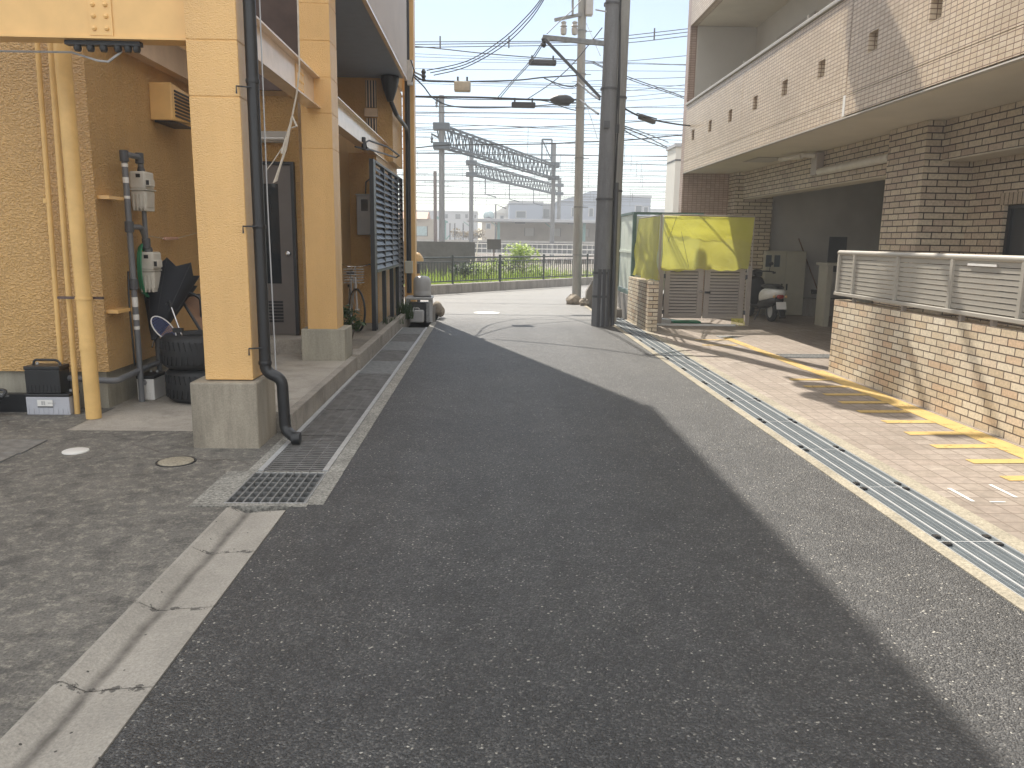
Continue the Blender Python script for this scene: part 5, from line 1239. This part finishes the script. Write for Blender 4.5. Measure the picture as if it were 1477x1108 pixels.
# ================================================================== FAR FENCE, VERGE
uf = Vector((1,1.155,0)).normalized()
def on_f(X, off=0.0): return Vector((X, kx(X), 0))+Vector((-uf.y, uf.x, 0))*off
fk = thing('kerb_wall', 'long low concrete kerb wall below the far railing', 'wall', on_f(0))
p0_, p1_ = on_f(-7, .15), on_f(13, .15)
MB().bar(p0_+Vector((0,0,.08)), p1_+Vector((0,0,.08)), .28, .36).build('kerb_body', K['wallc'], fk, bevel=.02)
ff = thing('railing', 'dark green railing with upright bars along the far side of the crossing', 'railing', on_f(0,.15))
z0_, z1_ = .34, 1.02
for zz, rr in ((z1_,.024),(z0_,.018),(z1_-.12,.012)): MB().tube([on_f(-7,.15)+Vector((0,0,zz)), on_f(13,.15)+Vector((0,0,zz))], rr, 8).build('rail', K['rail'], ff, smooth=True)
bars = MB(); L = (on_f(13)-on_f(-7)).length; n = int(L/.118)
for k in range(n):
    p = on_f(-7,.15).lerp(on_f(13,.15), k/n); bars.tube([p+Vector((0,0,z0_)), p+Vector((0,0,z1_-.12))], .0115, 5)
bars.build('bars', K['rail'], ff)
for px in (-6.1,-3.0,-.93,.48,1.98,3.7,5.4,7.2,9.0):
    p = on_f(px,.15); s = MB().tube([p+Vector((0,0,.2)), p+Vector((0,0,z1_+.04))], .032, 10).lathe([(.04,-.02),(.045,.0),(.03,.03)], p+Vector((0,0,z1_+.05)), 10); s.build('post', K['rail'], ff, smooth=True)
dw = tag(MB().box(-9,-.50,29.0,29.3,-.2,1.46).build('concrete_wall', K['darkwall'], origin=(-3,29,0)), 'dark grey concrete wall standing behind the far railing on the left', 'wall')
sg = thing('sign', 'dark square sign board on a thin post above the far railing', 'sign', (.1,26.6,0))
a, b_ = at(702.5,345,27.2), at(722.5,360,27.2)
MB().box(a.x,b_.x,27.18,27.22,b_.z,a.z).build('board', K['dgrey'], sg)
MB().tube([((a.x+b_.x)/2,27.25,0),((a.x+b_.x)/2,27.25,a.z-.02)], .022, 8).build('post', K['brownp'], sg, smooth=True)
rng = random.Random(11)
gs = MB()
for _ in range(5200):
    X = rng.uniform(-5,5.5); off = rng.uniform(.45,4.5); p = on_f(X, off); 
    if p.y > 28.9 and p.x < -.4: continue
    h = rng.uniform(.18,.55)*(1.3 if rng.random()<.15 else 1); a = rng.uniform(0,6.28); d = Vector((math.cos(a),math.sin(a),0)); sd = Vector((-d.y,d.x,0))*.02
    gs.add([p+Vector((0,0,.05))-sd, p+Vector((0,0,.05))+sd, p+d*h*.5+Vector((0,0,h))], [(0,1,2)])
tag(gs.build('grass', K['grassm']), 'bright green grass growing behind the far railing', 'grass', None, 'stuff')
def bush(label, c, rx, ry, rz, n, size, mat):
    t = thing('bush', label, 'bush', (c[0],c[1],.05)); s = MB()
    for k in range(7):
        u = Vector((rng.uniform(-.6,.6)*rx, rng.uniform(-.5,.5)*ry, rng.uniform(-.4,.5)*rz))
        leaves(s, Vector(c)+u, rx*rng.uniform(.35,.6), ry*.55, rz*rng.uniform(.35,.6), n//7, size, rng, -.3)
    s.build('foliage', mat, t)
    st = MB()
    for k in range(6): st.tube([(c[0]+rng.uniform(-.15,.15),c[1],.05),(c[0]+rng.uniform(-.5,.5)*rx,c[1]+rng.uniform(-.3,.3),c[2]+rng.uniform(0,.5)*rz)], [.016,.005], 5)
    st.build('stem', K['bark'], t)
c = at(757,376,28.5); bush('yellow green bush standing tallest behind the railing posts', (c.x,28.5,.80), 1.0,.7,.72, 1300, .12, K['leafy'])
c = at(705,392,27.0); bush('low green bush beside the sign post behind the railing', (c.x,27.0,.55), .8,.5,.45, 650, .11, K['leafy'])
c = at(672,388,26.6); bush('dark green tall weeds before the dark concrete wall', (c.x,26.4,.50), .55,.4,.42, 420, .14, K['leafd'])
c = at(735,388,29); bush('dark green bush between the two yellow green ones', (c.x,29.6,.62), .6,.5,.5, 420, .12, K['leafd'])
c = at(783,400,29); bush('low yellow green bush right of the tall one', (c.x,29.2,.38), .6,.5,.28, 320, .11, K['leafy'])
# white pipe railing and bicycles' parking
wr_ = thing('white_railing', 'white pipe railing in front of the railway tracks', 'railing', (2,47,0))
zt, zb = at(740,352,47).z, .3
for zz in (zt, zt-.28, zt-.56): MB().tube([(-1.3,47,zz),(14,47,zz)], .03, 6).build('rail', K['white'], wr_)
s = MB()
for k in range(52): s.tube([(-1.3+k*.3,47,.2),(-1.3+k*.3,47,zt)], .014, 5)
s.build('bars', K['white'], wr_)
for i, (px, lb) in enumerate(((682,'pale leaning rail marker left of the sign board'),(672,'white leaning stake before the dark wall'),(793,'white leaning stake right of the railing post'),(806,'white leaning stake beside the slim pole'))):
    a = at(px,398,28); h = (.55,.6,.6,.75)[i]; zz = (.95,.25,.45,.35)[i]
    tag(MB().bar((a.x,28,0),(a.x+.18,28,zz+h), .05, .03).build('stake', K['white'], origin=(a.x,28,0)), lb, 'stake', 'white stakes behind the railing')
tag(MB().box(2.2,7.5,30.0,30.4,-.1,.30).build('pale_kerb', K['paleedge'], origin=(4,30,0)), 'pale kerb line behind the right end of the railing', 'kerb')
tag(MB().box(-.9,2.6,27.3,27.35,.10,.19).build('mint_pipe', K['mint'], origin=(1,27.3,0)), 'mint painted pipe lying low behind the railing bars', 'pipe')

# ================================================================== RAILWAY
YP = 76.0
def XP(px, Y): return at(px, 346, Y).x
pfm = thing('railway_platform', 'long grey station platform with a pale edge beyond the tracks', 'platform', (0,YP,0))
MB().box(-60,70,YP,YP+6,.3,1.30).build('platform_body', K['darkwall'], pfm)
MB().box(-60,70,YP-.25,YP+6,1.31,1.50).build('platform_edge', K['plat'], pfm)
cn = thing('platform_shelter', 'long platform shelter with a flat grey roof and green posts', 'shelter', (8,YP+2,1.5))
zr = at(760,317,YP).z
MB().box(XP(673,YP),40,YP-.3,YP+4.5,zr-.22,zr+.05).build('roof', K['greyw'], cn, bevel=.03)
MB().box(XP(716,YP),40,YP+3.6,YP+3.75,1.5,zr-.23).build('back_wall', K['platw'], cn)
for px in (757,795,836):
    X = XP(px,YP+3.5); w_ = MB().box(X,X+.9,YP+3.55,YP+3.598,2.0,2.75).build('window', K['innerw'], cn); MB().box(X-.04,X,YP+3.53,YP+3.6,1.95,2.8).box(X+.9,X+.94,YP+3.53,YP+3.6,1.95,2.8).build('frame', K['brownp'], w_)
for px in (679,719,796,842,880):
    X = XP(px,YP+1); c = MB().box(X-.13,X+.13,YP+.8,YP+1.06,1.5,zr-.23).build('post', K['teal'], cn)
    MB().bar((X,YP+.93,zr-.75),(X-.7,YP+.93,zr-.26), .08).build('strut', K['teal'], c)
for px, w_ in ((750,1.1),(826,1.1)): 
    X = XP(px,YP); MB().box(X-.5,X+.5,YP+.2,YP+.3,zr-.36,zr-.23).build('lamp', K['dgrey'], cn)
sb = thing('station_building', 'beige station building with an orange roof at the left platform end', 'building', (-7,YP+3,1.5))
x0_, x1_ = XP(560,YP+2), XP(627,YP+2)
zt = at(610,316,YP+2).z
MB().box(x0_,x1_,YP+2,YP+6,1.5,zt).build('wall', K['platw'], sb)
MB().prism([(YP+1.6,zt),(YP+6.4,zt),(YP+4.6,zt+.72),(YP+3.4,zt+.72)], 'x', x0_-.2, XP(617,YP+2)).build('roof', K['roofo'], sb)
wn_ = MB().box(XP(601,YP+2),XP(616,YP+2),YP+1.96,YP+1.999,1.85,2.75).build('window', K['mint'], sb); MB().box(XP(600,YP+2),XP(617,YP+2),YP+1.97,YP+1.998,1.80,1.85).box(XP(616,YP+2),XP(617,YP+2),YP+1.95,YP+1.998,1.85,2.8).build('frame', K['brownp'], wn_)
tg_ = thing('platform_stair', 'teal painted stair canopy on the platform beside the railway pole', 'canopy', (-4.5,YP,1.5))
MB().box(XP(634,YP),XP(638,YP),YP+.3,YP+.6,1.4,3.3).box(XP(640,YP),XP(643,YP),YP+.3,YP+.6,1.4,3.3).build('post', K['teal'], tg_)
MB().prism([(XP(626,YP),3.85),(XP(645,YP),3.25),(XP(645,YP),3.05),(XP(626,YP),3.55)], 'y', YP, YP+1.4).build('roof', K['teal'], tg_)
MB().bar((XP(643,YP),YP+.3,1.5),(XP(648,YP),YP+.3,1.9), .1).build('strut', K['teal'], tg_)
pr2 = thing('platform_railing', 'grey mesh railing on the open middle of the platform', 'railing', (-2.5,YP+1,1.5))
for px in (649,656,668,679): MB().box(XP(px,YP+1)-.05,XP(px,YP+1)+.05,YP+1,YP+1.1,1.5,at(px,322,YP+1).z).build('post', K['dgrey'], pr2)
MB().box(XP(649,YP+1),XP(679,YP+1),YP+1,YP+1.06,2.35,2.42).box(XP(649,YP+1),XP(656,YP+1),YP+1,YP+1.06,3.05,3.15).build('rail', K['galv'], pr2)
for i, (px, lb) in enumerate(((661,'dry brown shrub on the far embankment right of the railway pole'),(676,'dry brown shrub on the far embankment left of the dark roof'),(690,'dry brown shrub on the far embankment under the dark roof'))):
    c = at(px,337,84); bush(lb, (c.x,84,2.1), .95,.7,.75, 350, .25, K['dry'])

# gantries
def gantry(label, A, B, zt, zb, postA, postB, hA, hB, rA, rB, nseg):
    t = thing('railway_gantry', label, 'gantry', (A.x,A.y,0), 'railway gantries')
    for (p, h, r_) in ((postA,hA,rA),(postB,hB,rB)):
        s = MB().tube([(p.x,p.y,0),(p.x,p.y,h)], [r_,r_*.92], 14).build('post', K['gpost'], t, smooth=True)
    d = (B-A); d.z = 0; L = d.length; d.normalize(); n_ = Vector((-d.y,d.x,0))
    s = MB()
    for o_ in (-.28,.28):
        for z in (zt,zb): s.bar(A+n_*o_+Vector((0,0,z-A.z)), B+n_*o_+Vector((0,0,z-B.z)), .10, .10)
    s.build('chord', K['gantry'], t)
    s = MB()
    for k in range(nseg):
        a, m_, b_ = A.lerp(B,k/nseg), A.lerp(B,(k+.5)/nseg), A.lerp(B,(k+1)/nseg)
        for o_ in (-.28,.28):
            P_ = lambda v, z: Vector((v.x,v.y,z))+n_*o_
            s.bar(P_(a,zt), P_(m_,zb), .05); s.bar(P_(m_,zb), P_(b_,zt), .05)
        s.bar(Vector((a.x,a.y,zt))-n_*.28, Vector((b_.x,b_.y,zt))+n_*.28, .045); s.bar(Vector((m_.x,m_.y,zb))-n_*.28, Vector((m_.x,m_.y,zb))+n_*.28, .045)
    s.build('lattice', K['gantry'], t)
    for p in (postA, postB):
        s = MB()
        for z in (zt,zb): s.box(p.x-.42,p.x+.42,p.y-.42,p.y+.42,z-.16,z+.16)
        s.build('clamp', K['gantry'], t)
    return t
Z1t = at(641,183,42).z; Z1b = at(641,211,42).z
d2 = 42*(346-183)/(346-235.)
gA, gB = at(637,183,42), at(797,235,d2)
g1 = gantry('nearer lattice gantry spanning the railway tracks', Vector((gA.x,42,Z1t)), Vector((gB.x,d2,Z1t)), Z1t, Z1b, Vector((gA.x,42,0)), Vector((gB.x+.1,d2,0)), at(637,138,42).z, at(798,207,d2).z, .16, .17, 22)
for px, Y, z in ((622,42,at(622,196,42).z),(629,41.8,at(629,145,42).z)):
    q = at(px,200,Y); MB().bar((q.x,Y,z+.1),(gA.x,Y,z-.15), .08).build('bracket', K['gantry'], g1)
    MB().lathe([(.03,-.42),(.08,-.35),(.04,-.28),(.08,-.2),(.04,-.12),(.02,0)], (q.x+.03,Y,z+.05), 8).build('insulator', K['dgrey'], g1)
fx = at(783,201,57); fr_ = MB()
x0_, x1_ = at(782,201,57).x, at(796,206,57).x; z0_, z1_ = Z1t, at(783,201,57).z
for xx in (x0_, x1_): fr_.bar((xx,57,z0_-.2),(xx,57,z1_), .10)
fr_.bar((x0_,57,z1_),(x1_,57,z1_), .10); fr_.bar((x0_,57,z1_-1.4),(x1_,57,z1_-1.4), .08); fr_.bar((x0_,57,z1_),(x1_,57,z1_-1.4), .07)
fr_.build('top_frame', K['gantry'], g1)
D1 = 62.0; Z2t = at(684,235,D1).z; Z2b = at(684,252,D1).z; D2 = D1*(346-235)/(346-265.)
gA, gB = at(680,235,D1), at(800,265,D2)
g2 = gantry('farther lattice gantry spanning the railway tracks', Vector((gA.x,D1,Z2t)), Vector((gB.x,D2,Z2t)), Z2t, Z2b, Vector((gA.x,D1,0)), Vector((at(807,265,D2).x,D2,0)), at(679,199,D1).z, at(807,257,D2).z, .18, .22, 26)
for px in (700,735,770): 
    Y = D1+(D2-D1)*(px-684)/116; q = at(px,262,Y); MB().tube([(q.x,Y,Z2b),(q.x,Y,Z2b-1.3),(q.x+.9,Y,Z2b-1.5)], .05, 6).build('drop_arm', K['gantry'], g2)
q = at(627.5,247,60); tag(MB().tube([(q.x,60,0),(q.x,60,q.z)], .13, 8).build('signal_post', K['brownp'], origin=(q.x,60,0)), 'plain brown post left of the railway pole', 'post')
# overhead lines above the tracks
GC = 'overhead wires above the railway'
rngw = random.Random(5)
tracks = [(44,6.15,7.35),(48,6.1,7.3),(53,6.1,7.2),(58,6.1,7.2),(63,6.1,7.2),(69,6.1,7.1),(82,6.1,7.1),(88,6.1,7.1),(95,6.1,7.0),(104,6.1,7.0)]
for i, (Y, zc, zm) in enumerate(tracks):
    t = thing('overhead_line', '%s pair of railway contact and carrier wires, counted from the nearest track' % ords[i], 'overhead wire', (0,Y,zc), GC)
    rr = .014+.00022*(Y-40); tilt = rngw.uniform(-.006,.010)
    P_ = lambda x, z, sg=0: Vector((x, Y, z+tilt*x+sg))
    MB().tube([P_(x,zc) for x in (-60,0,70)], rr, 5).build('contact_wire', K['wireg'], t)
    xs = [-60+2.5*k for k in range(53)]; f_ = lambda x: .45*((((x+7*i) % 40)-20)/20)**2-.15
    MB().tube([P_(x,zm,f_(x)) for x in xs], rr*1.15, 5).build('carrier_wire', K['wireg'], t)
    s = MB()
    for x in [xx for xx in (-12+4.7*k+1.3*i for k in range(9)) if -14 < xx < 32]: s.tube([P_(x,zc), P_(x,zm,f_(x))], rr*.7, 4)
    s.build('droppers', K['wireg'], t)
for i, (Y, z) in enumerate(((42,8.3),(46,7.9),(50,8.9),(56,8.6),(60,9.3),(66,8.4),(72,9.2),(80,8.7),(90,8.5),(98,8.1),(86,7.7),(108,7.8))):
    tl = rngw.uniform(-.008,.012)
    tag(MB().tube([(x,Y,z+tl*x+.5*((x-6*(i%5))/40)**2) for x in range(-60,75,5)], .016+.0002*(Y-40), 5).build('feeder_wire', K['wireg'], origin=(0,Y,z)), 'single level feeder wire over the railway, %s from the near side' % ords[i], 'overhead wire', 'feeder wires above the railway')

for i, (Y, z) in enumerate(((41,9.9),(43,10.8),(47,10.4),(49,12.1),(52,11.3),(55,13.2),(59,12.4),(64,13.5),(68,11.9),(74,12.9),(79,11.2),(92,11.9))):
    tl = rngw.uniform(-.010,.014)
    tag(MB().tube([(x,Y,z+tl*x+.5*((x-7*(i%4))/40)**2) for x in range(-60,75,5)], .013+.00017*(Y-40), 5).build('feeder_wire', K['wireg'], origin=(0,Y,z)), 'thin high wire strung over the railway above the gantries, %s from the near side' % ords[i], 'overhead wire', 'feeder wires above the railway')

# ================================================================== FAR BUILDINGS
def block(label, x0px, x1px, ytop, Y, depth, mat, wins=(), roof='flat', name='house', ybase=None, cat='house', extra=None):
    a, b_ = at(x0px, ytop, Y), at(x1px, ytop, Y)
    t = thing(name, label, cat, ((a.x+b_.x)/2,Y,0))
    zt = a.z if roof != 'gable' else a.z
    MB().box(a.x,b_.x,Y,Y+depth,0,zt).build('wall', mat, t)
    if roof == 'flat': MB().box(a.x-.1,b_.x+.1,Y-.1,Y+depth+.1,zt+.002,zt+.25).build('roof', K['greyw'], t)
    elif roof == 'gable': MB().prism([(a.x-.5,zt),(b_.x+.5,zt),((a.x+b_.x)/2,zt+(b_.x-a.x)*.33)], 'y', Y-.4, Y+depth+.4).build('roof', K['tileroof'], t)
    elif roof == 'slope': MB().prism([(a.x-.2,zt),(b_.x+.2,zt),(b_.x+.2,zt+extra),(b_.x-.4,zt+extra)], 'y', Y-.2, Y+depth).build('roof', mat, t)
    elif roof == 'mono': MB().prism([(a.x-.2,zt),(b_.x+.2,zt),(b_.x+.2,zt+extra)], 'y', Y-.2, Y+depth).build('roof', mat, t)
    for (u0, v0, u1, v1) in wins:
        p, q = at(u0, v0, Y), at(u1, v1, Y)
        w_ = MB().box(p.x,q.x,Y-.06,Y-.002,q.z,p.z).build('window', K['glass2'], t)
        MB().box(p.x-.12,p.x,Y-.09,Y-.002,q.z-.1,p.z+.1).box(q.x,q.x+.12,Y-.09,Y-.002,q.z-.1,p.z+.1).box(p.x,q.x,Y-.09,Y-.002,p.z,p.z+.1).build('frame', K['greyw'], w_)
    return t
block('long pale apartment building with small windows beyond the station', 560, 688, 305, 125, 12, K['greyw'], [(642,309,646,315),(657,309,664,316),(671,309,675,315),(684,310,687,316)], name='far_apartment', cat='building')
block('small house with a dark gabled roof beyond the platform', 695, 714, 319, 105, 8, K['platw'], [(702,323,707,330)], 'gable')
block('pale low house left of the blue grey building', 712, 736, 308, 118, 10, K['palew'], [(722,312,726,316)], 'mono', extra=1.6)
block('blue grey flat building with one wide window beyond the platform', 735, 783, 293, 110, 12, K['bluew'], [(745,305,758,314)], name='blue_building', cat='building')
block('narrow pale house between the two blue grey buildings', 783, 806, 296, 114, 10, K['greyw'], [(784,302,792,313)], 'flat')
block('large blue grey building with a sloping top edge behind the slim pole', 805, 858, 291, 108, 14, K['bluew'], [(825,300,831,312),(850,301,855,312)], 'slope', name='blue_building', cat='building', extra=1.5)
block('dark blue grey block seen right of the poles', 858, 939, 284, 108, 14, K['bluew'], [(917,297,925,306),(929,299,934,308)], name='blue_building', cat='building')
block('low hazy house roofs beyond the right end of the dark block', 938, 990, 303, 150, 12, K['greyw'], [(945,306,949,310)], name='house')
q = at(705,311,104); t = thing('water_tank', 'pale blue round tank above the dark gabled roof', 'tank', (q.x,106,3))
MB().sphere((q.x,106,q.z), .75, 16, 10).build('body', K['mint'], t, smooth=True); MB().tube([(q.x,106,0),(q.x,106,q.z-.5)], .12, 8).build('post', K['galv'], t)
q = at(715,295,100); tag(MB().tube([(q.x,100,0),(q.x,100,q.z),(at(730,301,100).x,100,at(730,301,100).z)], .11, 6).build('lamp_post', K['dgrey'], origin=(q.x,100,0)), 'slim dark lamp post with an arm before the pale low house', 'lamp post')
# white tower-like building close on the right
t = thing('white_building', 'plain white rendered building behind the pink tiled end wall', 'building', (6.2,26,0))
a, b_ = at(963,208,26), at(976,198,26)
a.x = b_.x
MB().box(a.x,b_.x+3,26,27.25,0,b_.z-.3).build('wall', K['palew'], t)
MB().box(a.x-.012,b_.x+3,25.985,27.2,at(970,232,26).z,at(970,232,26).z+.05).build('joint', K['dgrey'], t)
MB().box(a.x-.05,b_.x+3.05,25.95,27.3,b_.z-.298,b_.z-.2).build('roof', K['greyw'], t)

# ================================================================== AIR
hz_ = MB().box(-70,80,-12,190,-1.6,17).build('haze', K['soil'])  # thin volume added for distance haze and in place of lens glare
hm = bpy.data.materials.new('haze_glare'); hm.use_nodes = True; nt = hm.node_tree
nt.nodes.remove(nt.nodes['Principled BSDF'])
pv = nt.nodes.new('ShaderNodeVolumePrincipled'); pv.inputs['Color'].default_value = (.93,.96,1,1); pv.inputs['Density'].default_value = .0028; pv.inputs['Anisotropy'].default_value = .3
nt.links.new(pv.outputs[0], nt.nodes['Material Output'].inputs['Volume'])
hz_.data.materials.clear(); hz_.data.materials.append(hm)
tag(hz_, 'pale bright haze over the street and railway, standing in for lens glare too', 'haze', None, 'stuff')
